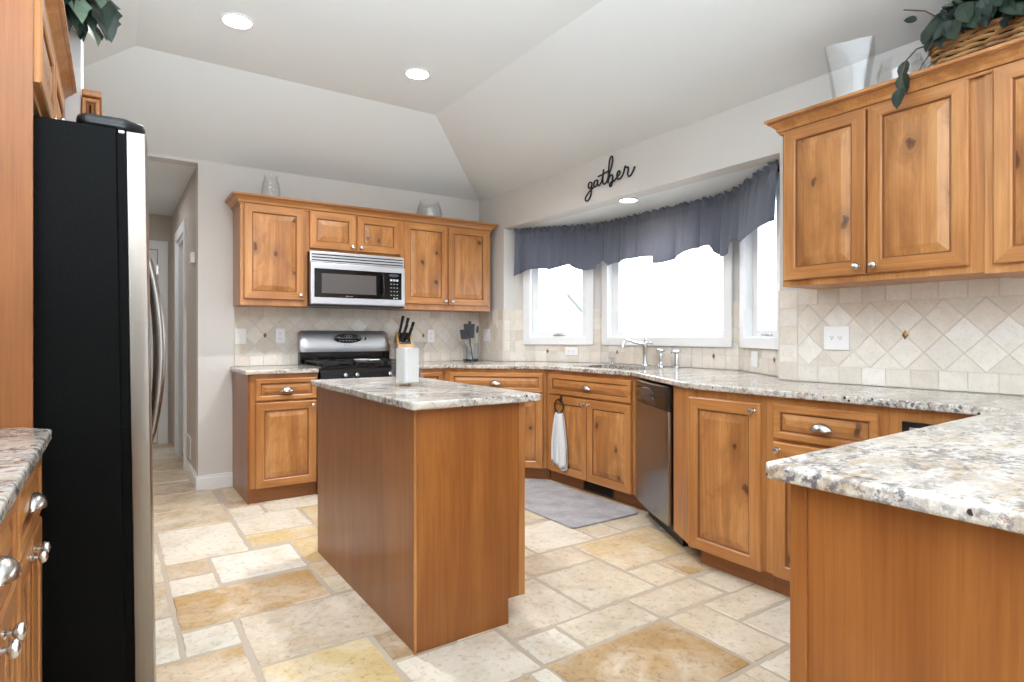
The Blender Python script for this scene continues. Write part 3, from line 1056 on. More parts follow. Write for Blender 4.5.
# --- peninsula
t = thing('peninsula_cabinet', 'plain panelled end of the peninsula in the right foreground', 'cabinet', (1.035, -0.06, 0))
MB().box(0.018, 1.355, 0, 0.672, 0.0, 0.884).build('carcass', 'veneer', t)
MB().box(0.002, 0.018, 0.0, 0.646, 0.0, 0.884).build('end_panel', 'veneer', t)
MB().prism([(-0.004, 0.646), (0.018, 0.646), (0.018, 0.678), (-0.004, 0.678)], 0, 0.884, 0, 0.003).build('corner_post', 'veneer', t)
# --- island
t = thing('kitchen_island', 'freestanding wooden island with plain veneer panels in the middle of the floor', 'island', (0.905, 1.97, 0))
L, W = 1.225, 0.484
MB().box(0.012, W - 0.004, 0.012, L, 0.1, 0.884).build('carcass', 'wood', t)
MB().box(0.02, W - 0.085, 0.02, L - 0.02, 0, 0.1).build('toe_kick', 'toe', t)
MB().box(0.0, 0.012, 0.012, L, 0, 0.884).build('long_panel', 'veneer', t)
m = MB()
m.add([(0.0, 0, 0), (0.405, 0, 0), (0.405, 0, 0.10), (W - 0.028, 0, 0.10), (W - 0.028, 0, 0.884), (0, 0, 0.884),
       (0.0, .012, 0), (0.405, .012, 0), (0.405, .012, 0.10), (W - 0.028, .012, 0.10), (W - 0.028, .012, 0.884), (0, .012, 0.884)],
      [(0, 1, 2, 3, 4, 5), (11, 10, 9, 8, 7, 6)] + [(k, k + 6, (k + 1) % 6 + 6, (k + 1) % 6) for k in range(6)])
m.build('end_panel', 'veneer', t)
MB().box(W - 0.028, W, -0.002, 0.02, 0.1, 0.884).build('front_stile', 'wood', t)
m = MB(); m.tube([(0.0, -0.001, 0.0), (0.0, -0.001, 0.884)], 0.006, 10); m.build('corner_bead', 'wood', t)
# fronts on the side facing the sink
for (a, b) in ((0.03, 0.6), (0.63, 1.2)):
    for mk, z in ((door_mb(a, b, 0.12, 0.688), 0), (door_mb(a, b, *ZW, s=0.034), 1)):
        mk.xform(Matrix.Translation((W - 0.004, 0, 0)) @ Matrix.Rotation(PI / 2, 4, 'Z'))
        mk.build('door' if not z else 'drawer_front', FM if not z else DM, t)
# --- near left
for k, lb in enumerate(('base cabinet beside the refrigerator panel with one drawer over two narrow doors', 'second base cabinet from the refrigerator panel, cut by the left edge of the view', 'base cabinet nearest the camera on the left')):
    t = base_cabinet(lb, (-0.170, 1.483 - k * 0.473, 0), PI / 2, 0.47, 0.60)
    drawer(t, 0.02, 0.452, *ZW)
    door(t, 0.02, 0.233, *ZD, 'rt'); door(t, 0.239, 0.452, *ZD, 'lt')
t = thing('tall_end_panel', 'tall plain wooden panel between the left counter and the refrigerator', 'panel', (-0.838, 1.968, 0))
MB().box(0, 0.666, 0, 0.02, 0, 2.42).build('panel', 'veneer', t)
t = thing('tall_cabinet_end', 'framed wooden cabinet end showing above the refrigerator, against the grey wall end', 'cabinet', (-0.106, 2.975, 0))
o = t
MB().box(0.001, 0.058, 0.012, 0.25, 0, 2.14).build('carcass', 'wood', o)
door_mb(0.001, 0.060, 0.10, 2.12, s=0.02).xform(Matrix.Translation((0, 0.012, 0))).build('framed_panel', FM, o)
MB().prism([(0.001, -0.018), (0.068, -0.018), (0.068, 0.25), (0.001, 0.25)], 2.125, 2.15, 0, 0.006).build('top_moulding', 'wood', o)

# --- wall cabinets
def wall_cabinet(label, loc, rz, w, z0, z1, depth, group):
    t = thing('wall_cabinet', label, 'cabinet', (loc[0], loc[1], z0), rz, group)
    MB().box(0, w, 0, depth, 0, z1 - z0).build('carcass', 'wood', t)
    return t
g = 'wall cabinets over the range wall'
yu = 4.645
t = wall_cabinet('wall cabinet left of the microwave with a single knotty door', (0.764, yu, 0), 0, 0.474, 1.375, 2.13, 0.318, g)
door(t, 0.022, 0.446, 0.045, 0.735, 'rb')
t = wall_cabinet('short wall cabinet directly above the microwave with two small doors', (1.2385, yu, 0), 0, 0.768, 1.80, 2.13, 0.318, g)
door(t, 0.012, 0.374, 0.022, 0.31, 'rb'); door(t, 0.386, 0.756, 0.022, 0.31, 'lb')
t = wall_cabinet('wall cabinet right of the microwave with two tall doors', (2.007, yu, 0), 0, 0.88, 1.375, 2.13, 0.318, g)
door(t, 0.022, 0.43, 0.045, 0.735, 'rb'); door(t, 0.439, 0.852, 0.045, 0.735, 'lb')
g = 'wall cabinets over the right counter'
xu = 2.652
t = wall_cabinet('wall cabinet with two large knotty doors right of the bay window', (xu, 1.622, 0), -PI / 2, 0.792, 1.382, 2.13, 0.305, g)
door(t, 0.014, 0.381, 0.028, 0.735, 'rb'); door(t, 0.389, 0.745, 0.028, 0.735, 'lb')
t = wall_cabinet('wall cabinet at the right edge of the view beside the two door cabinet', (xu - 0.012, 0.829, 0), -PI / 2, 0.80, 1.376, 2.13, 0.317, g)
door(t, 0.028, 0.40, 0.03, 0.735, 'rb'); door(t, 0.408, 0.775, 0.03, 0.735, 'lb')
t = wall_cabinet('shallow wall cabinet high above the refrigerator with two doors', (-0.177, 1.990, 0), PI / 2, 0.985, 1.795, 2.09, 0.655, 'wall cabinets over the refrigerator')
door(t, 0.012, 0.48, 0.025, 0.28, 'rb'); door(t, 0.490, 0.965, 0.025, 0.28, 'lb')

# --- crown mouldings: a profile swept along the run, with mitred returns
def crown(label, path, z0):
    """path: plan points of the cabinet face; the profile projects to the left-hand side normal"""
    prof = [(0.0, 0.0), (0.006, 0.0), (0.008, 0.010), (0.014, 0.014), (0.018, 0.028), (0.034, 0.044), (0.044, 0.050), (0.046, 0.056), (0.056, 0.060), (0.056, 0.072), (0.0, 0.072)]
    t = thing('crown_moulding', label, 'moulding', (path[0][0], path[0][1], z0), 0, 'crown mouldings')
    m = MB()
    pts = [Vector(p) for p in path]
    n = len(pts)
    dirs = [(pts[k + 1] - pts[k]).normalized() for k in range(n - 1)]
    nrm = [Vector((d.y, -d.x)) for d in dirs]
    vs = []
    for k in range(n):
        if k == 0: off = nrm[0]
        elif k == n - 1: off = nrm[-1]
        else:
            b = (nrm[k - 1] + nrm[k])
            off = b / (b.dot(nrm[k]))
        for (o, h) in prof:
            p = pts[k] + off * o - pts[0]
            vs.append((p.x, p.y, h))
    q = len(prof)
    fs = [tuple(range(q)), tuple((n - 1) * q + k for k in range(q))[::-1]]
    for k in range(n - 1):
        for e in range(q):
            e2 = (e + 1) % q
            fs.append((k * q + e, (k + 1) * q + e, (k + 1) * q + e2, k * q + e2))
    m.add(vs, fs, 0)
    # dark glaze line under the cove
    m.m = [1 if (i > 1 and (i - 2) % q in (2, 6)) else 0 for i in range(len(m.m))]
    m.build('moulding', ['woodx', 'glaze'], t)
    return t
crown('carved wooden crown moulding along the range wall cabinets', [(0.7635, 4.962), (0.7635, yu - 0.0005), (2.8875, yu - 0.0005), (2.8875, 4.962)], 2.105)
crown('carved wooden crown moulding along the right wall cabinets', [(2.955, 1.6225), (xu - 0.0125, 1.6225), (xu - 0.0125, 0.02)], 2.102)
crown('carved wooden crown moulding over the refrigerator cabinet', [(-0.1765, 1.990), (-0.1765, 2.976)], 2.072)

# ================================================================== WORKTOPS
def slab(name, label, poly, loc, holes=None):
    m = MB()
    m.prism(poly, 0.884, 0.914, 0, 0.007)
    m.xform(Matrix.Translation((-loc[0], -loc[1], 0)))
    o = m.build(name, 'granite')
    o.location = (loc[0], loc[1], 0)
    tag(o, label, 'worktop')
    return o
slab('worktop', 'short granite worktop left of the range', [(0.742, 4.315), (1.233, 4.315), (1.233, 4.955), (0.742, 4.955)], (0.742, 4.315))
slab('worktop', 'granite worktop on the island', [(0.875, 1.935), (0.885, 1.925), (1.435, 1.925), (1.447, 1.937), (1.447, 3.225), (0.875, 3.225)], (0.875, 1.925))
slab('worktop', 'granite worktop at the left edge with a clipped corner against the refrigerator panel', [(-0.835, -0.1), (-0.127, -0.1), (-0.127, 1.89), (-0.187, 1.963), (-0.835, 1.963)], (-0.835, -0.1))
big = [(2.008, 4.953), (2.008, 4.317), (2.245, 4.317), (2.81, 3.735), (2.818, 3.715), (2.818, 2.79), (2.812, 2.755), (2.39, 2.000), (2.377, 1.965), (2.375, 0.705), (2.36, 0.695), (1.012, 0.655), (0.998, 0.642),
       (0.996, -0.1), (2.948, -0.1), (2.948, 1.842), (3.078, 1.844), (3.534, 2.497), (3.534, 3.863), (3.078, 4.516), (2.948, 4.518), (2.948, 4.953)]
wt = slab('worktop', 'long granite worktop running from the range past the sink to the peninsula', big, (2.948, 1.83))
# cut the sink opening
def rrect(x0, x1, y0, y1, r, n=6):
    out = []
    for cx, cy, a in ((x1 - r, y1 - r, 0), (x0 + r, y1 - r, 90), (x0 + r, y0 + r, 180), (x1 - r, y0 + r, 270)):
        for k in range(n + 1):
            q = math.radians(a + 90 * k / n)
            out.append((cx + r * math.cos(q), cy + r * math.sin(q)))
    return out
SK = (2.955, 3.34, 2.87, 3.60)
cut = MB().prism(rrect(*SK, 0.07), 0.8, 1.0).build('cutter', 'granite')
md = wt.modifiers.new('cut', 'BOOLEAN')
md.operation = 'DIFFERENCE'
md.object = cut
md.solver = 'EXACT'
bpy.context.view_layer.update()
dg = bpy.context.evaluated_depsgraph_get()
nm = bpy.data.meshes.new_from_object(wt.evaluated_get(dg))
wt.modifiers.clear()
wt.data = nm
bpy.data.objects.remove(cut)
# --- sink bowl
sk = thing('kitchen_sink', 'stainless undermount sink sunk in the worktop below the bay window', 'sink', (3.15, 3.235, 0.70))
m = MB()
def ringp(x0, x1, y0, y1, r, z):
    return [(x - 3.15, y - 3.235, z - 0.70) for x, y in rrect(x0, x1, y0, y1, r)]
a, b, c, d_ = SK
rs = [ringp(a - .02, b + .02, c - .02, d_ + .02, .08, .882), ringp(a - .004, b + .004, c - .004, d_ + .004, .07, .882), ringp(a + .004, b - .004, c + .004, d_ - .004, .07, .75), ringp(a + .03, b - .03, c + .03, d_ - .03, .06, .722)]
nn = len(rs[0])
vs = sum(rs, [])
fs = [(k * nn + i, k * nn + (i + 1) % nn, (k + 1) * nn + (i + 1) % nn, (k + 1) * nn + i) for k in range(3) for i in range(nn)] + [tuple(3 * nn + i for i in range(nn))]
m.add(vs, fs, 0, True)
m.build('bowl', 'steel', sk)
MB().lathe([(0.042, 0.0), (0.042, 0.003), (0.03, 0.004), (0.0, 0.002)], (0, 0, 0.0225)).build('drain', 'chrome', sk)
# --- faucet set
fz = 0.9145
f = thing('faucet', 'tall chrome bridge style faucet with a long spout over the sink', 'faucet', (3.425, 3.235, fz))
MB().lathe([(0.030, 0), (0.030, 0.006), (0.022, 0.014), (0.018, 0.03), (0.016, 0.09), (0.019, 0.13), (0.021, 0.16), (0.019, 0.185), (0.012, 0.192), (0.012, 0.2), (0.014, 0.204), (0.010, 0.214), (0.006, 0.228), (0.009, 0.234), (0.0, 0.24)]).build('body', 'chrome', f)
m = MB(); m.tube([(-0.01, 0, 0.17), (-0.06, 0, 0.176), (-0.11, 0, 0.182), (-0.16, 0, 0.198), (-0.195, 0, 0.206), (-0.22, 0, 0.196), (-0.235, 0, 0.172), (-0.238, 0, 0.15)], [0.012, .011, .010, .010, .0105, .011, .011, .0125], 12); m.build('spout', 'chrome', f)
m = MB(); m.tube([(0.0, -0.01, 0.172), (0.0, -0.05, 0.178), (0.0, -0.075, 0.176)], [0.007, 0.006, 0.008], 10); m.build('lever', 'chrome', f)
f = thing('side_sprayer', 'chrome side sprayer with a flared head right of the faucet', 'sprayer', (3.425, 3.075, fz))
MB().lathe([(0.026, 0), (0.026, 0.006), (0.018, 0.014), (0.014, 0.045), (0.02, 0.085), (0.016, 0.10), (0.012, 0.108)]).build('base', 'chrome', f)
m = MB(); m.lathe([(0.012, 0.108), (0.02, 0.112), (0.034, 0.122), (0.033, 0.130), (0.015, 0.136), (0, 0.138)]); m.tube([(0, 0, 0.126), (-0.045, 0, 0.13)], 0.008); m.build('spray_head', 'chrome', f)
f = thing('soap_dispenser', 'chrome soap dispenser at the right end of the faucet set', 'dispenser', (3.425, 2.925, fz))
MB().lathe([(0.026, 0), (0.026, 0.006), (0.018, 0.012), (0.018, 0.09), (0.013, 0.105)]).build('base', 'chrome', f)
m = MB(); m.lathe([(0.013, 0.105), (0.03, 0.112), (0.032, 0.122), (0.016, 0.13), (0.012, 0.14), (0, 0.142)]); m.tube([(0, 0, 0.118), (-0.05, 0, 0.12), (-0.058, 0, 0.108)], 0.006); m.build('pump_head', 'chrome', f)
f = thing('air_switch', 'small chrome tap left of the faucet behind the sink', 'tap', (3.425, 3.60, fz))
MB().lathe([(0.02, 0), (0.02, 0.005), (0.010, 0.012), (0.008, 0.05), (0.012, 0.056), (0.010, 0.064), (0, 0.066)]).build('base', 'chrome', f)
m = MB(); m.tube([(0.02, 0, 0.052), (-0.035, 0, 0.054)], 0.006); m.build('lever', 'chrome', f)

# ================================================================== APPLIANCES
# --- refrigerator (leans back slightly on its rollers)
fr = thing('refrigerator', 'large refrigerator with black sides and stainless doors at the left', 'refrigerator', (0.006, 2.03, 0.0))
fr.rotation_euler = (0, -0.0139, 0)
WF = 0.915
m = MB()
m.prism([(-0.72, 0.0), (0.028, 0.0), (0.028, WF), (-0.72, WF)], 0.02, 1.742, 0, 0.006)
m.build('case', 'fridge', fr)
def fdoor(y0, y1, name='door'):
    m = MB()
    n = 12
    pts = []
    for k in range(n + 1):
        y = y0 + (y1 - y0) * k / n
        s_ = (y) / WF
        bow = 0.016 * (1 - (2 * s_ - 1) ** 4)
        pts.append((0.096 + bow, y))
    poly = [(0.050, y0)] + pts + [(0.050, y1)]
    m.prism(poly, 0.07, 1.737, 0, 0.002, True)
    return m.build(name, 'fridge_steel', fr)
MB().box(0.028, 0.049, 0.012, WF - 0.012, 0.06, 1.728).build('door_gasket', 'fridge', fr)
d1 = fdoor(0.004, 0.395)
d2 = fdoor(0.401, WF - 0.004)
def bowhandle(y, par):
    pts, n = [], 18
    for k in range(n + 1):
        s_ = k / n
        z = 0.775 + 0.66 * s_
        x = 0.106 + 0.040 * (math.sin(PI * s_) ** 0.75)
        pts.append((x, y, z))
    m = MB()
    m.tube(pts, [0.011 + 0.006 * math.sin(PI * k / n) for k in range(n + 1)], 12)
    return m.build('handle', 'steelz', par)
bowhandle(0.355, d1); bowhandle(0.445, d2)
m = MB(); m.box(0.1095, 0.115, 0.53, 0.80, 0.88, 1.32); m.build('dispenser', 'black_gloss', d2)
m = MB()
m.prism([(-0.050, 0.012), (0.05, 0.012), (0.100, 0.05), (0.100, WF - 0.05), (0.04, WF - 0.012), (-0.050, WF - 0.012), (-0.068, WF - 0.04), (-0.068, 0.04)], 1.742, 1.778, 0, 0.014, True)
m.build('hinge_cover', 'black_plastic', fr)
m = MB(); m.box(0.032, 0.046, 0.008, 0.02, 1.732, 1.738); m.build('hinge', 'white_plastic', fr)
m = MB(); m.box(0.02, 0.06, 0.01, WF - 0.01, 0.0, 0.062); m.build('kick_grille', 'black_plastic', fr)

# --- range
rg = thing('range', 'freestanding gas range with stainless backguard and black cooktop', 'range', (1.2385, 4.30, 0))
W = 0.762
MB().box(0, W, 0.0, 0.64, 0.03, 0.905).build('body', 'black_plastic', rg)
m = MB(); m.prism([(0.004, -0.028), (W - 0.004, -0.028), (W - 0.004, 0), (0.004, 0)], 0.24, 0.79, 0, 0.008); od = m.build('oven_door', 'black_gloss', rg)
m = MB(); m.tube([(0.06, -0.03, 0.75), (0.06, -0.07, 0.755), (W - 0.06, -0.07, 0.755), (W - 0.06, -0.03, 0.75)], 0.013, 10); m.build('handle', 'steel', od)
m = MB(); m.prism([(0.004, -0.026), (W - 0.004, -0.026), (W - 0.004, 0), (0.004, 0)], 0.05, 0.225, 0, 0.006); m.build('storage_drawer', 'black_gloss', rg)
m = MB()
m.add([(0, -0.03, 0.80), (W, -0.03, 0.80), (W, 0.01, 0.905), (0, 0.01, 0.905), (0, 0.03, 0.80), (W, 0.03, 0.80), (W, 0.04, 0.905), (0, 0.04, 0.905)],
      [(0, 1, 2, 3), (4, 7, 6, 5), (0, 3, 7, 4), (1, 5, 6, 2), (3, 2, 6, 7), (0, 4, 5, 1)])
cp = m.build('control_panel', 'black_gloss', rg)
for k, x in enumerate((0.174, 0.262, 0.52, 0.605)):
    m = MB()
    m.lathe([(0.018, 0), (0.018, 0.012), (0.015, 0.022), (0.012, 0.024), (0, 0.025)], (0, 0, 0), 'y', 16)
    m.box(-0.003, 0.003, -0.031, -0.02, -0.016, 0.016)
    m.xform(Matrix.Translation((x, -0.012, 0.855)) @ Matrix.Rotation(-0.36, 4, 'X'))
    m.build('knob', plain('smoky_chrome', (150, 152, 156), 0.2, 1.0), cp)
MB().prism([(0.0, -0.006), (W, -0.006), (W, 0.575), (0, 0.575)], 0.905, 0.926, 0, 0.006).build('cooktop', 'black_gloss', rg)
for gx in (0.03, 0.275, 0.52):
    gw = 0.212
    m = MB()
    for y in (0.03, 0.28, 0.54):
        m.box(gx, gx + gw, y - 0.006, y + 0.006, 0.944, 0.956)
    for x in (gx, gx + gw / 2 - 0.006, gx + gw - 0.012):
        m.box(x, x + 0.012, 0.026, 0.546, 0.944, 0.956)
    for x in (gx, gx + gw - 0.012):
        for y in (0.03, 0.54):
            m.box(x, x + 0.012, y - 0.006, y + 0.006, 0.926, 0.945)
    m.build('grate', 'cast_iron', rg)
for bx in (0.136, 0.626):
    for by in (0.155, 0.41):
        MB().lathe([(0.05, 0), (0.05, 0.006), (0.034, 0.008), (0.034, 0.016), (0.0, 0.017)], (bx, by, 0.926)).build('burner', 'cast_iron', rg)
MB().box(0.004, W - 0.004, 0.572, 0.645, 0.905, 1.03).build('rear_panel', 'black_gloss', rg)
# backguard: bulging stainless front with rounded shoulders
m = MB()
nx_, nz_ = 24, 10
vs, fs = [], []
for i in range(nx_ + 1):
    s_ = i / nx_
    e = max(0.0, (abs(s_ - 0.5) * 2 - 0.9) / 0.1)
    top = 1.192 - 0.018 * e ** 2
    for j in range(nz_ + 1):
        q = j / nz_
        z = 1.018 + (top - 1.018) * q
        y = 0.578 - 0.030 * math.sin(PI * min(1, (q * 0.86 + 0.14))) ** 0.7 + 0.03 * q + 0.014 * e ** 2
        vs.append((0.002 + (W - 0.004) * s_, y, z))
nf = nz_ + 1
for i in range(nx_):
    for j in range(nz_):
        p = i * nf + j
        fs.append((p, p + nf, p + nf + 1, p + 1))
m.add(vs, fs, 0, True)
# close top, sides and back
back = len(m.v)
for i in range(nx_ + 1):
    x, y, z = m.v[i * nf + nz_]
    m.add([(x, 0.645, z), (x, 0.645, 1.018)], [])
for i in range(nx_):
    a, b = i * nf + nz_, (i + 1) * nf + nz_
    c, d_ = back + 2 * i, back + 2 * (i + 1)
    m.f += [[a, b, d_, c], [c, d_, d_ + 1, c + 1], [i * nf, c + 1, d_ + 1, (i + 1) * nf]]
    m.m += [0, 0, 0]; m.smooth += [True, False, False]
for i, rev in ((0, 0), (nx_, 1)):
    fc = [i * nf + j for j in range(nf)] + [back + 2 * i, back + 2 * i + 1]
    m.f.append(fc); m.m.append(0); m.smooth.append(False)
bgd = m.build('backguard', 'steel', rg)
def oval(cx, cz, a, b, y, tilt, dep, name, mat, par):
    m = MB()
    m.lathe([(1.0, 0), (1.0, 0.7), (0.94, 1.0), (0.0, 1.0)], (0, 0, 0), 'y', 36)
    m.xform(Matrix.Translation((cx, y, cz)) @ Matrix.Rotation(tilt, 4, 'X') @ Matrix.Diagonal((a, dep, b, 1)))
    return m.build(name, mat, par)
ov = oval(0.387, 1.128, 0.118, 0.040, 0.562, 0.0, 0.012, 'display', 'black_gloss', rg)
M['display_grey'] = plain('display_print_grey', (150, 154, 160), 0.4)
for k in range(6):
    MB().prism([(0.31 + k * 0.026, 0.5485), (0.326 + k * 0.026, 0.5485), (0.326 + k * 0.026, 0.551), (0.31 + k * 0.026, 0.551)], 1.106, 1.112, 0, 0.0005).build('button', 'display_grey', ov)
MB().prism([(0.300, 0.5485), (0.318, 0.5485), (0.318, 0.551), (0.300, 0.551)], 1.134, 1.142, 0, 0.0005).build('button', 'display_grey', ov)
for cx in (0.365, 0.385, 0.405):
    MB().tube([(cx + 0.013 * math.cos(2 * PI * k / 16), 0.5495, 1.143 + 0.012 * math.sin(2 * PI * k / 16)) for k in range(16)], 0.0014, 5, 0, True).build('dial_mark', 'display_grey', ov)
oval(0.536, 1.127, 0.007, 0.015, 0.560, 0, 0.008, 'light_switch', 'black_plastic', rg)
m = MB(); m.box(0.352, 0.364, 0.5515, 0.556, 1.069, 1.076); m.box(0.370, 0.40, 0.5515, 0.556, 1.071, 1.0745); m.build('badge', 'display_grey', rg)
sr = thing('spoon_rest', 'white spoon rest lying on the cooktop', 'spoon rest', (1.58, 4.40, 0.9565))
m = MB(); m.lathe([(0.0, 0.0), (0.045, 0.0), (0.058, 0.012), (0.06, 0.014), (0.054, 0.012), (0.04, 0.006), (0.0, 0.005)]); m.prism([(0.04, -0.016), (0.14, -0.010), (0.14, 0.010), (0.04, 0.016)], 0.004, 0.012, 0, 0.003); m.build('dish', 'white_plastic', sr)

# --- microwave
mw = thing('microwave', 'stainless over the range microwave with a black door window', 'microwave', (1.2385, 4.572, 1.378))
W, H = 0.765, 0.418
MB().box(0.004, W - 0.004, 0.025, 0.388, 0.012, H - 0.002).build('body', 'black_plastic', mw)
MB().box(0.0, W, 0.0, 0.38, 0.0, 0.012).build('underside', 'black_plastic', mw)
m = MB(); m.prism([(0, 0.003), (W, 0.003), (W, 0.03), (0, 0.03)], H - 0.085, H, 0, 0.004)
vg = m.build('vent_grille', 'steel', mw)
for k in range(3):
    MB().box(0.014, W - 0.014, -0.001, 0.006, H - 0.072 + k * 0.022, H - 0.064 + k * 0.022).build('slot', 'dark', vg)
m = MB(); m.prism([(0, -0.014), (W, -0.014), (W, 0.025), (0, 0.025)], 0.012, H - 0.087, 0, 0.008); dr = m.build('door', 'steel', mw)
m = MB(); m.prism([(0.028, -0.019), (W - 0.03, -0.019), (W - 0.03, -0.013), (0.028, -0.013)], 0.066, H - 0.132, 0, 0.003); m.build('black_glass', 'black_gloss', dr)
m = MB(); m.prism([(0.082, -0.0205), (0.515, -0.0205), (0.515, -0.0185), (0.082, -0.0185)], 0.098, H - 0.168, 0, 0.0006); m.build('window', plain('mesh_window_grey', (84, 80, 80), 0.25), dr)
m = MB(); m.tube([(0.565, -0.02, 0.085), (0.566, -0.045, 0.11), (0.566, -0.05, 0.18), (0.566, -0.045, 0.25), (0.565, -0.02, 0.272)], 0.010, 10); m.build('handle', 'black_gloss', dr)
m = MB()
m.lathe([(1, 0), (0.9, 1), (0, 1)], (0, 0, 0), 'y', 24)
m.xform(Matrix.Translation((0.668, -0.019, 0.262)) @ Matrix.Diagonal((0.042, 0.002, 0.014, 1)))
kp = m.build('display', plain('display_glass', (70, 66, 72), 0.2), dr)
m = MB()
for r in range(5):
    for c in range(3):
        if r in (1, 3) and c == 1: pass
        x, z = 0.634 + c * 0.026, 0.216 - r * 0.030
        if r in (0,):
            m.box(x, x + 0.019, -0.0205, -0.0185, z, z + 0.016)
        else:
            m.box(x + 0.003, x + 0.015, -0.0203, -0.0185, z + 0.004, z + 0.009)
m.box(0.662, 0.676, -0.0205, -0.0185, 0.072, 0.082); m.box(0.685, 0.699, -0.0205, -0.0185, 0.072, 0.082)
m.build('keypad', plain('keypad_print', (178, 186, 186), 0.4), dr)
m = MB(); m.box(0.272, 0.284, -0.0203, -0.0185, 0.075, 0.083); m.box(0.289, 0.325, -0.0203, -0.0185, 0.0775, 0.081); m.build('badge', 'display_grey', dr)

# --- dishwasher
A = Vector((2.806, 2.704)); ang = math.atan2(-0.877, -0.48)
dwm = thing('dishwasher', 'stainless dishwasher with a black control strip, angled between the sink and the single door cabinet', 'dishwasher', (A.x, A.y, 0), ang)
W = 0.6
MB().box(0.004, W - 0.004, 0.002, 0.42, 0.10, 0.872).build('tub', 'black_plastic', dwm)
MB().box(0.01, W - 0.01, 0.06, 0.3, 0.0, 0.10).build('toe_panel', 'black_plastic', dwm)
m = MB()
n = 10
pts = [(0.006 + (W - 0.012) * k / n, -0.024 - 0.012 * math.sin(PI * k / n)) for k in range(n + 1)]
m.prism(pts + [(W - 0.006, 0.0), (0.006, 0.0)], 0.115, 0.735, 0, 0.002, True)
m.build('door', 'steelz', dwm)
m = MB(); m.prism([(x, y - 0.001) for x, y in pts] + [(W - 0.006, 0.0), (0.006, 0.0)], 0.737, 0.868, 0, 0.003, True)
cs = m.build('control_strip', plain('smoked_black', (30, 28, 28), 0.15), dwm)
m = MB(); m.lathe([(1, 0), (0.92, 1), (0, 1)], (0, 0, 0), 'y', 30)
m.xform(Matrix.Translation((0.26, -0.034, 0.80)) @ Matrix.Diagonal((0.15, 0.006, 0.042, 1)))
lt = m.build('latch', plain('latch_grey', (88, 88, 92), 0.25, 0.6), cs)
m = MB(); m.box(0.12, 0.40, -0.046, -0.036, 0.862, 0.868) if False else m.box(0.02, 0.56, -0.027, -0.010, 0.8685, 0.872); m.build('bright_edge', 'chrome', cs)

# ================================================================== SMALL THINGS
# --- recessed lights
def downlight(label, x, y, z, r, power):
    t = thing('recessed_light', label, 'ceiling light', (x, y, z), 0, 'recessed ceiling lights')
    MB().lathe([(r, 0.0), (r + 0.002, -0.004), (r - 0.004, -0.007), (r - 0.016, -0.006), (r - 0.018, 0.002)], seg=36).build('trim_ring', 'white_trim', t)
    MB().lathe([(r - 0.017, -0.0035), (0.0, -0.0035)], seg=36).build('lens', 'lamp_glow', t)
    l = area_light('lamp', (0, 0, -0.012), (0, 0, 0), r * 1.6, r * 1.6, power, (0.98, 0.98, 1.0), 'DISK')
    l.parent = t
    l.data.spread = 2.4
    return t
downlight('recessed ceiling light nearer the top edge of the view, left of the other one', 0.545, 3.40, ZF - 0.001, 0.085, 21)
downlight('recessed ceiling light near the corner of the raised ceiling tray', 1.60, 3.445, ZF - 0.001, 0.085, 21)
downlight('small recessed light in the lowered ceiling over the sink', 3.085, 3.075, SOF - 0.001, 0.075, 1.5)

# --- valance on its rod
def along(path, d):
    for k in range(len(path) - 1):
        a, b = Vector(path[k]), Vector(path[k + 1])
        L = (b - a).length
        if d <= L or k == len(path) - 2:
            t_ = (b - a) / L
            return a + t_ * d, Vector((t_.y, -t_.x))
        d -= L
VP = [(3.06, 4.475), (3.485, 3.835), (3.49, 3.66), (3.49, 2.60), (3.455, 2.44), (3.06, 1.875)]
VL = sum((Vector(VP[k + 1]) - Vector(VP[k])).length for k in range(len(VP) - 1))
rod = thing('curtain_rod', 'thin curtain rod bent around the bay, hidden in the valance heading', 'rod', (3.49, 3.1, 2.075))
m = MB(); m.tube([(x - 3.49, y - 3.1, 0) for x, y in VP], 0.009, 8); m.build('rod', 'iron', rod)
for (x, y) in ((3.065, 4.466), (3.065, 1.885)):
    m = MB(); m.box(x - 3.49 - 0.01, x - 3.49 + 0.03, y - 3.1 - 0.004, y - 3.1 + 0.012, -0.012, 0.012); m.build('bracket', 'iron', rod)
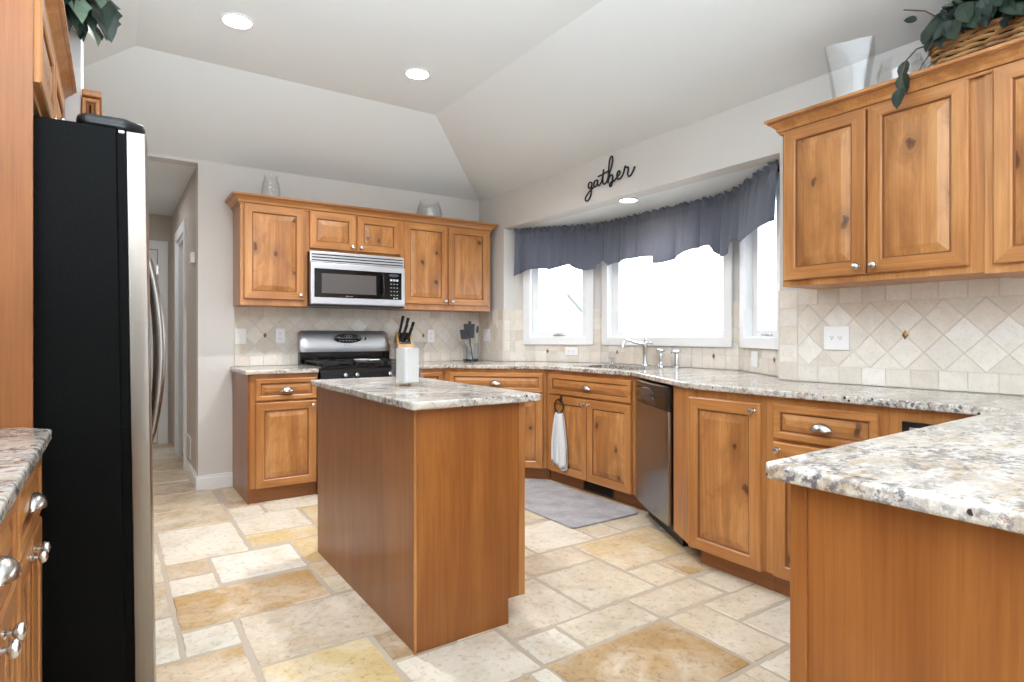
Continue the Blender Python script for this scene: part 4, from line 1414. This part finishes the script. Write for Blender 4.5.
def valance(label, d0, d1, scal, seed, base_off=0.026):
    rn = random.Random(seed)
    ph = [rn.uniform(0, 6.28) for _ in range(8)]
    nu, nv = int((d1 - d0) / 0.006), 26
    vs, fs = [], []
    def zbot(d):
        for (a, b, za, zm, zb) in scal:
            if a <= d <= b:
                s_ = (d - a) / (b - a)
                return za + (zb - za) * s_ + (zm - (za + zb) / 2) * math.sin(PI * s_) ** 0.8
        return scal[-1][4]
    for i in range(nu + 1):
        d = d0 + (d1 - d0) * i / nu
        p, nr = along(VP, d)
        zb = zbot(d)
        for j in range(nv + 1):
            q = j / nv
            z = 2.118 + (zb - 2.118) * q
            rod_h = math.exp(-((z - 2.075) / 0.016) ** 2)
            u1 = d * 10.5 + ph[0] + 1.3 * math.sin(d * 5.3 + ph[1])
            u2 = d * 33 + ph[2] + 1.4 * math.sin(d * 11 + ph[3])
            u3 = d * 120 + ph[4] + 1.5 * math.sin(d * 27 + ph[5])
            big = abs(math.sin(u1)) ** 0.42
            mid = abs(math.sin(u2)) ** 0.6
            top_ = max(0.0, 1 - q * 2.6)
            off = base_off - 0.022 + big * (0.010 + 0.042 * q) + mid * (0.012 - 0.008 * q) + math.sin(u3) * 0.009 * top_ + 0.010 * q
            off -= 0.008 * rod_h
            if z > 2.09:
                hh = (z - 2.09) / 0.032
                off += hh * (0.016 * math.sin(u3 * 0.7) + 0.006)
                z += hh * 0.006 * math.sin(u3)
            off = max(off, base_off - 0.016)
            P3 = p + nr * off
            vs.append((P3.x, P3.y, z))
    for i in range(nu):
        for j in range(nv):
            a = i * (nv + 1) + j
            fs.append((a, a + 1, a + nv + 2, a + nv + 1))
    c = vs[0]
    m = MB()
    m.add([(x - c[0], y - c[1], z - 2.075) for x, y, z in vs], fs, 0, True)
    o = m.build('valance', 'valance')
    o.location = (c[0], c[1], 2.075)
    md = o.modifiers.new('cloth', 'SOLIDIFY'); md.thickness = 0.003; md.offset = 0
    return tag(o, label, 'valance', 'gathered valances in the bay')
B1 = (Vector(VP[1]) - Vector(VP[0])).length
half = VL * 0.515
sc1 = [(0, 0.34, 1.685, 1.745, 1.735), (0.34, 0.52, 1.735, 1.76, 1.775), (0.52, 0.86, 1.775, 1.715, 1.79), (0.86, 0.96, 1.79, 1.76, 1.735), (0.96, half + 0.1, 1.735, 1.77, 1.735)]
sc1[0] = (0, 0.34, 1.685, 1.745, 1.735)
valance('gathered grey valance on the left half of the bay window', 0.004, half, sc1, 4)
sc2 = [(half - 0.1, half + 0.16, 1.725, 1.70, 1.715), (half + 0.16, half + 0.50, 1.715, 1.765, 1.775), (half + 0.50, half + 0.70, 1.775, 1.69, 1.70), (half + 0.70, half + 0.80, 1.70, 1.755, 1.78),
       (half + 0.80, half + 0.92, 1.78, 1.74, 1.735), (half + 0.92, VL + 0.1, 1.735, 1.77, 1.80)]
valance('gathered grey valance on the right half of the bay window', half - 0.02, VL - 0.004, sc2, 9, 0.034)

# --- "gather" wall script
def catmull(pts, n=8):
    out = []
    P = [pts[0]] + pts + [pts[-1]]
    for k in range(1, len(P) - 2):
        for i in range(n):
            t_ = i / n
            a, b, c, d_ = P[k - 1], P[k], P[k + 1], P[k + 2]
            out.append(tuple(0.5 * ((2 * b[e]) + (c[e] - a[e]) * t_ + (2 * a[e] - 5 * b[e] + 4 * c[e] - d_[e]) * t_ ** 2 + (3 * b[e] - a[e] - 3 * c[e] + d_[e]) * t_ ** 3) for e in range(2)))
    out.append(pts[-1])
    return out
# strokes on a 0..1 grid: u along the word, v up (x-height 0.36)
G_ = [(.150, .35), (.125, .385), (.09, .37), (.075, .30), (.085, .235), (.115, .215), (.145, .26), (.155, .36), (.150, .22), (.135, .07), (.105, -.06), (.06, -.12), (.02, -.10), (.01, -.03), (.05, .06), (.12, .15), (.19, .21)]
A_ = [(.275, .35), (.25, .385), (.215, .37), (.195, .30), (.205, .23), (.235, .215), (.265, .27), (.28, .37), (.275, .27), (.29, .215), (.32, .23), (.355, .29)]
T_ = [(.355, .29), (.385, .45), (.40, .62), (.385, .40), (.385, .26), (.41, .205), (.45, .235), (.475, .30)]
TB = [(.285, .47), (.36, .485), (.46, .515), (.50, .53)]
H_ = [(.475, .30), (.53, .50), (.575, .72), (.58, .86), (.555, .90), (.525, .83), (.505, .62), (.495, .40), (.49, .20), (.51, .33), (.55, .395), (.58, .36), (.575, .26), (.59, .20), (.625, .22), (.655, .27)]
HL = [(.58, .36), (.575, .20), (.555, .09), (.525, .10), (.53, .17), (.60, .24)]
E_ = [(.655, .27), (.70, .32), (.725, .39), (.705, .435), (.675, .40), (.665, .31), (.685, .225), (.73, .215), (.77, .28), (.80, .37)]
R_ = [(.80, .37), (.815, .47), (.825, .50), (.84, .46), (.875, .45), (.885, .40), (.87, .28), (.89, .205), (.93, .22), (.965, .30), (1.0, .41)]
sg = thing('wall_sign', 'dark wire script reading gather mounted above the bay window', 'sign', (XR, 3.40, 2.155))
def stroke(name, pts, r=0.0058):
    m = MB()
    c = catmull(pts, 8)
    m.tube([(-0.008, -u * 0.515, v * 0.262 + 0.038 + 0.005 * u) for u, v in c], r, 7)
    return m
m = MB()
for st in (G_ + A_[0:0], A_, T_, TB, H_, HL, E_, R_):
    q = stroke('s', st)
    m.add(q.v, q.f, 0, True)
m.build('lettering', 'cast_iron', sg)

# --- outlets and switches
def plate(label, cat, A, ang, u, z, w, h, kind, y=-0.0115):
    nm = 'light_switch' if 'switch' in kind else 'wall_outlet'
    t = thing(nm, label, cat, (A[0], A[1], 0), ang, 'wall plates')
    off = Vector((math.cos(ang), math.sin(ang))) * u
    t.location = (A[0] + off.x, A[1] + off.y, z)
    MB().prism([(-w / 2, y - 0.006), (w / 2, y - 0.006), (w / 2, y), (-w / 2, y)], -h / 2, h / 2, 0, 0.0025).build('cover_plate', 'white_plastic', t)
    n = kind.count('+') + 1
    for k, kd in enumerate(kind.split('+')):
        cx = (k - (n - 1) / 2) * (w / n)
        if kd == 'outlet':
            for s_ in (-1, 1):
                m = MB()
                if w > h:
                    c = (s_ * 0.02, 0)
                else:
                    c = (cx, s_ * 0.02)
                m.prism([(c[0] - .015, y - 0.008), (c[0] + .015, y - 0.008), (c[0] + .015, y - 0.005), (c[0] - .015, y - 0.005)], c[1] - .013, c[1] + .013, 0, 0.001)
                for dx in (-0.006, 0.006):
                    m.box(c[0] + dx - 0.001, c[0] + dx + 0.001, y - 0.0085, y - 0.007, c[1] - 0.001, c[1] + 0.007, 1)
                m.box(c[0] - 0.002, c[0] + 0.002, y - 0.0085, y - 0.007, c[1] - 0.008, c[1] - 0.004, 1)
                m.build('socket', ['white_plastic', 'dark'], t)
        elif kd == 'switch':
            m = MB()
            m.prism([(cx - .005, y - 0.015), (cx + .005, y - 0.015), (cx + .005, y - 0.005), (cx - .005, y - 0.005)], 0.0, 0.012, 0, 0.001)
            m.build('toggle', 'white_plastic', t)
    return t
plate('white light switch plate at the left end of the tiled wall', 'switch', (0, YB), 0, 0.818, 1.145, 0.075, 0.118, 'switch')
plate('white outlet between the light switch and the range', 'outlet', (0, YB), 0, 1.108, 1.148, 0.072, 0.118, 'outlet')
plate('white outlet right of the knife block', 'outlet', (0, YB), 0, 2.435, 1.148, 0.072, 0.118, 'outlet')
plate('white switch plate in the corner behind the utensil crock', 'switch', (XR, 4.955), -PI / 2, 0.15, 1.155, 0.115, 0.118, 'switch+switch')
plate('wide white combined switch and outlet plate on the right tiled wall', 'outlet', (XR, 1.83), -PI / 2, 1.83 - 1.523, 1.138, 0.122, 0.118, 'switch+outlet')
bang = [math.atan2(BAY[k + 1][1] - BAY[k][1], BAY[k + 1][0] - BAY[k][0]) for k in range(3)]
plate('white sideways outlet under the left bay window', 'outlet', BAY[0], bang[0], 0.541, 1.012, 0.118, 0.072, 'outlet')
plate('blank white plate under the right bay window', 'plate', BAY[2], bang[2], 0.306, 1.0, 0.10, 0.10, 'blank outlet_plate')
t = thing('thermostat', 'small white thermostat on the hall side of the wall corner', 'thermostat', (0.527, 5.23, 1.755))
m = MB(); m.box(-0.025, 0.0, -0.06, 0.06, -0.04, 0.04); m.build('case', 'white_plastic', t)
t = thing('return_air_grille', 'small white air grille low on the hall wall', 'vent', (0.527, 5.56, 0.235))
m = MB(); m.box(-0.008, 0, -0.13, 0.13, -0.09, 0.09); m.build('frame', 'white_trim', t)
for k in range(6):
    MB().box(-0.0095, -0.0075, -0.11, 0.11, -0.07 + k * 0.026, -0.062 + k * 0.026).build('slot', plain('vent_shadow_grey', (150, 146, 140), 0.7), t)

# --- glass canister with a white ribbed candle on the island
t = thing('glass_canister', 'clear square glass canister holding a white ribbed block on the island', 'canister', (1.165, 2.62, 0.9145), 0.25)
def rsq(h, r, n=5):
    return rrect(-h, h, -h, h, r, n)
def loft(m, secs, mi=0):
    n = len(secs[0][0])
    vs = [(x, y, z) for p, z in secs for x, y in p]
    fs = [(k * n + i, k * n + (i + 1) % n, (k + 1) * n + (i + 1) % n, (k + 1) * n + i) for k in range(len(secs) - 1) for i in range(n)]
    fs.append(tuple(range(n))[::-1]); fs.append(tuple((len(secs) - 1) * n + i for i in range(n)))
    m.add(vs, fs, mi, True)
m = MB()
loft(m, [(rsq(.058, .012), 0), (rsq(.062, .014), .006), (rsq(.058, .014), .02), (rsq(.058, .014), .17), (rsq(.064, .014), .19), (rsq(.070, .016), .205), (rsq(.067, .014), .205), (rsq(.060, .013), .188), (rsq(.0535, .012), .17), (rsq(.0535, .012), .014)])
m.build('jar', 'jar_glass', t)
m = MB()
n = 60
pr = []
for k in range(n):
    a = 2 * PI * k / n
    sx, sy = math.cos(a), math.sin(a)
    r = 0.043 / max(abs(sx), abs(sy)) * (1 - 0.10 * (min(abs(sx), abs(sy)) / max(abs(sx), abs(sy))) ** 3)
    r *= 1 - 0.03 * (k % 2)
    pr.append((r * sx, r * sy))
m.prism(pr, 0.015, 0.176)
m.build('white_block', 'candle', t)

# --- knife block
kb = thing('knife_block', 'slanted wooden knife block with black handled knives right of the range', 'knife block', (2.095, 4.78, 0.9145), -1.80)
m = MB()
pr = [(-0.10, 0.0), (0.08, 0.0), (0.115, 0.085), (-0.03, 0.265), (-0.10, 0.225)]
hw = 0.066
m.add([(x, -hw, z) for x, z in pr] + [(x, hw, z) for x, z in pr], [(0, 1, 2, 3, 4), (9, 8, 7, 6, 5)] + [(k, k + 5, (k + 1) % 5 + 5, (k + 1) % 5) for k in range(5)])
m.build('block', 'blockwood', kb)
def up(px_, pz): return 0
sd = Vector((0.145, 0, -0.18)).normalized()      # down the slanted face
nrm_ = Vector((0.78, 0, 0.627))
m = MB()
c0 = Vector((-0.03, 0, 0.265))
q = [c0 + sd * 0.006, c0 + sd * 0.13]
m.add([tuple(q[0] + Vector((0, -0.05, 0)) + nrm_ * .0008), tuple(q[1] + Vector((0, -0.05, 0)) + nrm_ * .0008), tuple(q[1] + Vector((0, 0.05, 0)) + nrm_ * .0008), tuple(q[0] + Vector((0, 0.05, 0)) + nrm_ * .0008)], [(0, 1, 2, 3)])
m.build('slot_face', 'dark', kb)
for k, (s_, y, L) in enumerate([(0.022, -0.040, 0.165), (0.030, 0.0, 0.155), (0.055, 0.040, 0.14), (0.070, -0.020, 0.13), (0.090, 0.018, 0.12), (0.112, -0.038, 0.10)]):
    kn = thing('knife', ['black handled kitchen knife nearest the range in the wooden block', 'black handled kitchen knife second in the wooden block, handle leaning outward', 'black handled kitchen knife at the right of the wooden block', 'black handled kitchen knife in the middle row of the wooden block', 'short black handled knife low in the wooden block', 'smallest black handled knife at the lower edge of the wooden block'][k], 'knife', (0, 0, 0), 0, 'knives in the block')
    b = c0 + sd * s_ + Vector((0, y, 0))
    R = Matrix.Translation(kb.location) @ Matrix.Rotation(-1.80, 4, 'Z')
    kn.location = R @ b
    kn.rotation_euler = (0, 0, -1.80)
    dd = (nrm_ * 0.22 + Vector((0.0, 0.22 + 0.05 * k, 1.0))).normalized()
    m = MB()
    m.tube([tuple(dd * 0.010), tuple(dd * 0.025), tuple(dd * (L * 0.6)), tuple(dd * L)], [0.008, 0.011, 0.012, 0.0135], 8)
    m.build('handle', 'black_plastic', kn)
    m = MB(); m.tube([tuple(-dd * 0.012), tuple(dd * 0.006)], 0.006, 8); m.build('bolster', 'nickel', kn)

# --- utensil crock
uc = thing('utensil_crock', 'clear utensil holder with a pale liner in the back corner of the worktop', 'utensil holder', (2.755, 4.775, 0.9145))
m = MB(); m.lathe([(0.0, 0.0), (0.066, 0.0), (0.068, 0.004), (0.068, 0.165), (0.065, 0.165), (0.064, 0.012), (0.0, 0.012)], seg=28); m.build('holder', 'jar_glass', uc)
m = MB(); m.lathe([(0.0665, 0.001), (0.0695, 0.001), (0.0695, 0.02), (0.0665, 0.02)], seg=28); m.build('dark_base', 'black_plastic', uc)
m = MB(); m.prism(rrect(-0.03, 0.03, -0.03, 0.03, 0.012), 0.014, 0.17, 0, 0.003); m.build('pale_liner', plain('frosted_grey', (160, 166, 164), 0.4), uc)
def utensil(nm, label, base, tip, head, hm):
    b, tp = Vector(base), Vector(tip)
    t = thing(nm, label, 'utensil', (uc.location.x + b.x, uc.location.y + b.y, uc.location.z + b.z), 0, 'utensils in the corner crock')
    m = MB(); m.tube([(0, 0, 0), tuple((tp - b) * 0.5), tuple(tp - b)], [0.006, 0.0055, 0.005], 8); m.build('handle', 'steel' if hm else 'black_plastic', t)
    m = head(tp - b, (tp - b).normalized())
    m.build('head', plain('utensil_grey', (62, 64, 70), 0.4) if hm != 2 else 'steel', t)
def spat(w, L):
    def h(p, d):
        m = MB()
        side = Vector((0.75, -0.66, 0))
        up_ = (d - side * d.dot(side)).normalized()
        nn_ = side.cross(up_)
        c = [p - side * w * .5, p + side * w * .5, p + side * w * .62 + up_ * L, p - side * w * .62 + up_ * L]
        v = [tuple(q + nn_ * .003) for q in c] + [tuple(q - nn_ * .003) for q in c]
        m.add(v, [(0, 1, 2, 3), (7, 6, 5, 4)] + [(k, k + 4, (k + 1) % 4 + 4, (k + 1) % 4) for k in range(4)])
        return m
    return h
def bulb(r, L):
    def h(p, d):
        m = MB(); m.tube([tuple(p), tuple(p + d * L * .3), tuple(p + d * L * .7), tuple(p + d * L)], [r * .5, r, r, r * .5], 10); return m
    return h
utensil('spatula', 'wide slotted dark grey spatula leaning left in the crock', (-.008, -.055, .02), (-.04, -.047, .215), spat(.085, .13), 0)
utensil('serving_spoon', 'black headed spoon leaning furthest left in the crock', (.02, -.038, .02), (-.08, -.030, .205), spat(.066, .09), 1)
utensil('ladle', 'thin black ladle standing upright in the crock', (.02, .045, .02), (.015, .04, .33), bulb(.014, .045), 0)
utensil('turner', 'steel handled turner leaning right in the crock', (.036, -.036, .02), (.054, -.03, .26), bulb(.012, .07), 1)
utensil('whisk', 'short steel utensil at the back of the crock', (-.02, .048, .02), (-.03, .044, .20), bulb(.022, .05), 2)

# --- towel ring and towel on the sink cabinet
ty = 3.527
t = thing('towel_ring', 'dark iron ring hooked over the left sink cabinet door', 'towel ring', (2.829, ty, 0.67))
m = MB(); m.box(-0.006, -0.001, -0.012, 0.012, -0.03, 0.025); m.tube([(-0.004, 0, -0.012), (-0.022, 0, -0.012)], 0.006); m.build('hook', 'iron', t)
m = MB(); m.tube([(-0.022, 0.052 * math.sin(2 * PI * k / 28), -0.055 + 0.052 * math.cos(2 * PI * k / 28)) for k in range(28)], 0.0055, 8, 0, True); m.build('ring', 'iron', t)
m = MB()
nu, nv = 30, 20
vs, fs = [], []
for lay in (0, 1):
    for i in range(nu + 1):
        s_ = i / nu
        for j in range(nv + 1):
            q = j / nv
            wd = 0.036 + 0.050 * min(1, q * 1.6) ** 0.7
            yy = (s_ - 0.5) * 2 * wd
            z = -0.003 - q * (0.395 + 0.02 * math.sin(s_ * 5) + (0.025 if lay else 0))
            fold = math.sin(s_ * 15 + 0.6 * q) * (0.006 + 0.005 * q)
            xx = (-0.022 if lay == 0 else -0.006) + (fold if lay == 0 else fold * 0.2) - (0.004 if lay == 0 else 0)
            if q < 0.06:
                xx = -0.012 + (xx + 0.012) * q / 0.06
            vs.append((xx, yy, z))
q_ = (nu + 1) * (nv + 1)
mi = []
m = MB(); m.add(vs, [])
for lay in (0, 1):
    for i in range(nu):
        for j in range(nv):
            a = lay * q_ + i * (nv + 1) + j
            m.f.append([a, a + nv + 1, a + nv + 2, a + 1]); m.m.append(1 if 0.58 < i / nu < 0.72 else 0); m.smooth.append(True)
o = m.build('towel', ['towel', 'towel_blue'])
o.location = (2.822, ty, 0.573)
md = o.modifiers.new('cloth', 'SOLIDIFY'); md.thickness = 0.004; md.offset = 0
tag(o, 'white hand towel with a pale blue stripe hanging from the iron ring', 'towel')

# --- floor mat
o = MB().prism(rrect(2.262, 2.83, 2.71, 3.80, 0.05), 0.0012, 0.011, 0, 0.004).build('floor_mat', 'mat')
tag(o, 'grey cushioned floor mat in front of the sink cabinet', 'mat')

# --- glass pieces on top of the wall cabinets
TOP = 2.1305
t = thing('glass_jar', 'clear bulging glass jar on the cabinet left of the microwave', 'jar', (1.005, 4.80, TOP), 0, 'glassware on the cabinets')
m = MB(); m.lathe([(0.0, 0.0), (0.048, 0.0), (0.066, 0.05), (0.070, 0.12), (0.06, 0.19), (0.048, 0.215), (0.053, 0.245), (0.050, 0.245), (0.045, 0.215), (0.057, 0.19), (0.066, 0.12), (0.062, 0.05), (0.044, 0.008), (0, 0.008)], seg=32); m.build('glass', 'jar_glass', t)
t = thing('glass_bowl', 'round clear glass bowl with a pale blue fill on the cabinet right of the microwave', 'bowl', (2.345, 4.80, TOP), 0, 'glassware on the cabinets')
m = MB(); m.lathe([(0.0, 0.0), (0.06, 0.0), (0.1, 0.05), (0.115, 0.11), (0.10, 0.17), (0.085, 0.20), (0.092, 0.215), (0.088, 0.215), (0.08, 0.20), (0.096, 0.17), (0.111, 0.11), (0.096, 0.05), (0.058, 0.008), (0, 0.008)], seg=32); m.build('glass', 'jar_glass', t)
m = MB(); m.lathe([(0, 0.01), (0.045, 0.012), (0.055, 0.08), (0.05, 0.15), (0.0, 0.165)], seg=24); m.build('fill', plain('pale_blue_glass', (196, 208, 208), 0.3), t)
t = thing('glass_vase', 'tall square twisted glass vase on the right wall cabinets', 'vase', (2.76, 1.365, TOP), 0.3, 'glassware on the cabinets')
m = MB()
secs = []
for k in range(13):
    q = k / 12
    h = 0.055 + 0.042 * q ** 1.3
    a = 0.10 * q
    p = rrect(-h, h, -h, h, 0.010, 3)
    secs.append(([(x * math.cos(a) - y * math.sin(a), x * math.sin(a) + y * math.cos(a)) for x, y in p], 0.31 * q))
for k in range(12, 1, -1):
    q = k / 12
    h = 0.055 + 0.042 * q ** 1.3 - 0.005
    a = 0.10 * q
    p = rrect(-h, h, -h, h, 0.008, 3)
    secs.append(([(x * math.cos(a) - y * math.sin(a), x * math.sin(a) + y * math.cos(a)) for x, y in p], 0.31 * q))
loft(m, secs); m.build('glass', 'jar_glass', t)
t = thing('glass_bowl', 'low faceted glass bowl between the tall vase and the ivy basket', 'bowl', (2.78, 1.165, TOP), 0, 'glassware on the cabinets')
m = MB(); m.lathe([(0.0, 0.0), (0.05, 0.0), (0.085, 0.07), (0.095, 0.13), (0.075, 0.19), (0.072, 0.19), (0.09, 0.13), (0.08, 0.07), (0.046, 0.008), (0, 0.008)], seg=8, smooth=False); m.build('glass', 'jar_glass', t)

# --- ivy
IVY = [(0.0, 0.02), (0.14, -0.02), (0.32, 0.02), (0.38, 0.20), (0.50, 0.40), (0.34, 0.52), (0.22, 0.72), (0.0, 1.0), (-0.22, 0.72), (-0.34, 0.52), (-0.50, 0.40), (-0.38, 0.20), (-0.32, 0.02), (-0.14, -0.02)]
OVL = [(0, 0), (0.18, 0.08), (0.32, 0.28), (0.33, 0.5), (0.2, 0.8), (0, 1.0), (-0.2, 0.8), (-0.33, 0.5), (-0.32, 0.28), (-0.18, 0.08)]
def leaf(m, p, d, nrm, size, shape, mi, curl=0.15):
    d = d.normalized()
    sd_ = d.cross(nrm)
    if sd_.length < 1e-3: sd_ = d.orthogonal()
    sd_.normalize()
    nn_ = sd_.cross(d).normalized()
    vs = []
    for (x, y) in shape:
        z = -curl * (y ** 2) + 0.35 * abs(x) * 0.6
        vs.append(p + (sd_ * x + d * y + nn_ * z) * size)
    c = p + (d * 0.45 + nn_ * (-curl * 0.2)) * size
    n = len(vs)
    m.add([tuple(v) for v in vs] + [tuple(c)], [(k, (k + 1) % n, n) for k in range(n)], mi, False)
def foliage(rn, centre, ext, n, size, shape, down=0.3, front=(-1, 0, 0), keep=None):
    m = MB()
    fv = Vector(front)
    for k in range(n):
        while True:
            q = Vector((rn.uniform(-1, 1), rn.uniform(-1, 1), rn.uniform(-1, 1)))
            if q.length < 1: break
        q = q * (0.55 + 0.45 * rn.random())
        p = Vector((q.x * ext[0], q.y * ext[1], q.z * ext[2])) + Vector(centre)
        d = (Vector((q.x, q.y, q.z)) * 0.9 + fv * 0.4 + Vector((rn.gauss(0, .5), rn.gauss(0, .5), rn.gauss(0, .4) - down)))
        nr = (fv + Vector((rn.gauss(0, .5), rn.gauss(0, .5), 0.5 + rn.gauss(0, .4))))
        r_ = rn.random()
        if keep and not (keep(p) and keep(p + d.normalized() * size)):
            continue
        leaf(m, p, d, nr, size * rn.uniform(0.75, 1.25), shape, 0 if r_ < 0.66 else (1 if r_ < 0.78 else 2), rn.uniform(0.05, 0.35))
    return m
rn = random.Random(21)
t = thing('ivy_basket', 'trailing ivy in a wicker basket on the right wall cabinets', 'plant', (2.79, 0.70, TOP))
m = MB()
rows = 9
for r in range(rows):
    q = r / (rows - 1)
    hx, hy = 0.105 + 0.03 * q, 0.29 + 0.035 * q
    z = 0.012 + 0.145 * q
    ring_ = rrect(-hx, hx, -hy, hy, 0.04, 4)
    dense = []
    for k in range(len(ring_)):
        a, b = Vector(ring_[k]), Vector(ring_[(k + 1) % len(ring_)])
        nseg = max(1, int((b - a).length / 0.018))
        for i in range(nseg):
            dense.append(a + (b - a) * i / nseg)
    pts = []
    for k, p in enumerate(dense):
        o_ = 0.006 * math.cos(PI * (k / 2 + r)) * (1 if k % 2 == 0 else 0.2)
        rr = p.normalized()
        pts.append((p.x + rr.x * o_, p.y + rr.y * o_, z + rn.uniform(-.003, .003)))
    m.tube(pts, 0.0085 if r < rows - 1 else 0.012, 6, 0, True)
bk = m
for k in range(26):
    a = 2 * PI * k / 26
    bx, by = max(-1, min(1, 1.35 * math.cos(a))), max(-1, min(1, 1.35 * math.sin(a)))
    bk.tube([(bx * 0.100, by * 0.285, 0.002), (bx * 0.132, by * 0.322, 0.158)], 0.005, 5)
bk.box(-0.1, 0.1, -0.28, 0.28, 0.0, 0.008)
bk.build('basket', 'wicker', t)
MB().prism(rrect(-0.11, 0.11, -0.29, 0.29, 0.05), 0.06, 0.13).build('soil', plain('dark_moss', (38, 36, 26), 0.9), t)
m = foliage(rn, (-0.02, 0.03, 0.28), (0.15, 0.36, 0.13), 640, 0.068, OVL, 0.3, keep=lambda p: p.x < 0.11 and p.z + TOP < ZC + (XR - 2.79 - p.x) * 0.368 - 0.05)
for k in range(60):   # fringe over the basket rim
    p = Vector((-0.13 - rn.random() * 0.05, rn.uniform(-0.32, 0.33), 0.19 + rn.random() * 0.06))
    leaf(m, p, Vector((-0.4, rn.gauss(0, .4), -0.8)), Vector((-1, rn.gauss(0, .4), 0.3)), 0.08 * rn.uniform(.7, 1.2), OVL, 0 if rn.random() < .7 else 2)
fo = m
trail = [(-0.11, 0.30, 0.17), (-0.16, 0.345, 0.15), (-0.205, 0.365, 0.10), (-0.226, 0.372, 0.045), (-0.229, 0.374, -0.01)]
for k, (p, sz) in enumerate(((trail[2], .075), (trail[3], .085), (trail[4], .08))):
    leaf(fo, Vector(p), Vector((-0.15, 0.2 * (-1) ** k, -1)), Vector((-1, 0.2, 0.1)), sz, OVL, 0 if k else 2)
leaf(fo, Vector((-0.02, 0.40, 0.33)), Vector((-0.3, 0.8, 0.3)), Vector((-1, 0, .3)), .05, OVL, 0)
fo.build('foliage', ['leaf', 'leaf2', 'leaf3'], t)
m = MB()
m.tube(trail, 0.003, 5)
m.tube([(-0.12, 0.30, 0.15), (-0.13, 0.34, 0.09), (-0.14, 0.36, 0.04)], 0.0025, 5)
m.tube([(-0.03, 0.3, 0.28), (-0.05, 0.36, 0.34), (-0.07, 0.43, 0.37)], 0.0028, 5)
m.tube([(-0.12, 0.26, 0.12), (-0.16, 0.31, 0.06), (-0.165, 0.30, 0.02)], 0.0025, 5)
m.build('stems', 'vine', t)

t = thing('potted_ivy', 'dark ivy spilling over the cabinet above the refrigerator', 'plant', (-0.30, 2.62, 2.0905))
m = MB(); m.lathe([(0.0, 0.0), (0.07, 0.0), (0.09, 0.13), (0.095, 0.14), (0.085, 0.14), (0.0, 0.12)], seg=24); m.build('pot', 'wicker', t)
m = foliage(rn, (0.06, 0.06, 0.39), (0.17, 0.26, 0.15), 330, 0.12, IVY, 0.35, (0.7, -0.7, 0), keep=lambda p: p.z + 2.0905 < ZC + (p.x - 0.30 - XL) * 0.368 - 0.06)
for k in range(60):
    p = Vector((0.13 + rn.random() * 0.13, rn.uniform(-0.02, 0.30), 0.27 + rn.random() * 0.2))
    leaf(m, p, Vector((0.35, rn.gauss(-.1, .4), -0.8)), Vector((0.6, -0.8, 0.3)), 0.11 * rn.uniform(.7, 1.25), IVY, [0, 2, 2, 1][rn.randrange(4)] if k % 3 else 0)
m.build('foliage', ['leaf', 'leaf2', 'leaf3'], t)
m = MB()
for k in range(8):
    a = rn.uniform(-0.6, 1.2)
    m.tube([(0, 0, 0.12), (0.08 * math.cos(a), 0.1 * math.sin(a), 0.26), (0.2 * math.cos(a), 0.2 * math.sin(a), 0.22)], 0.003, 5)
m.build('stems', 'vine', t)
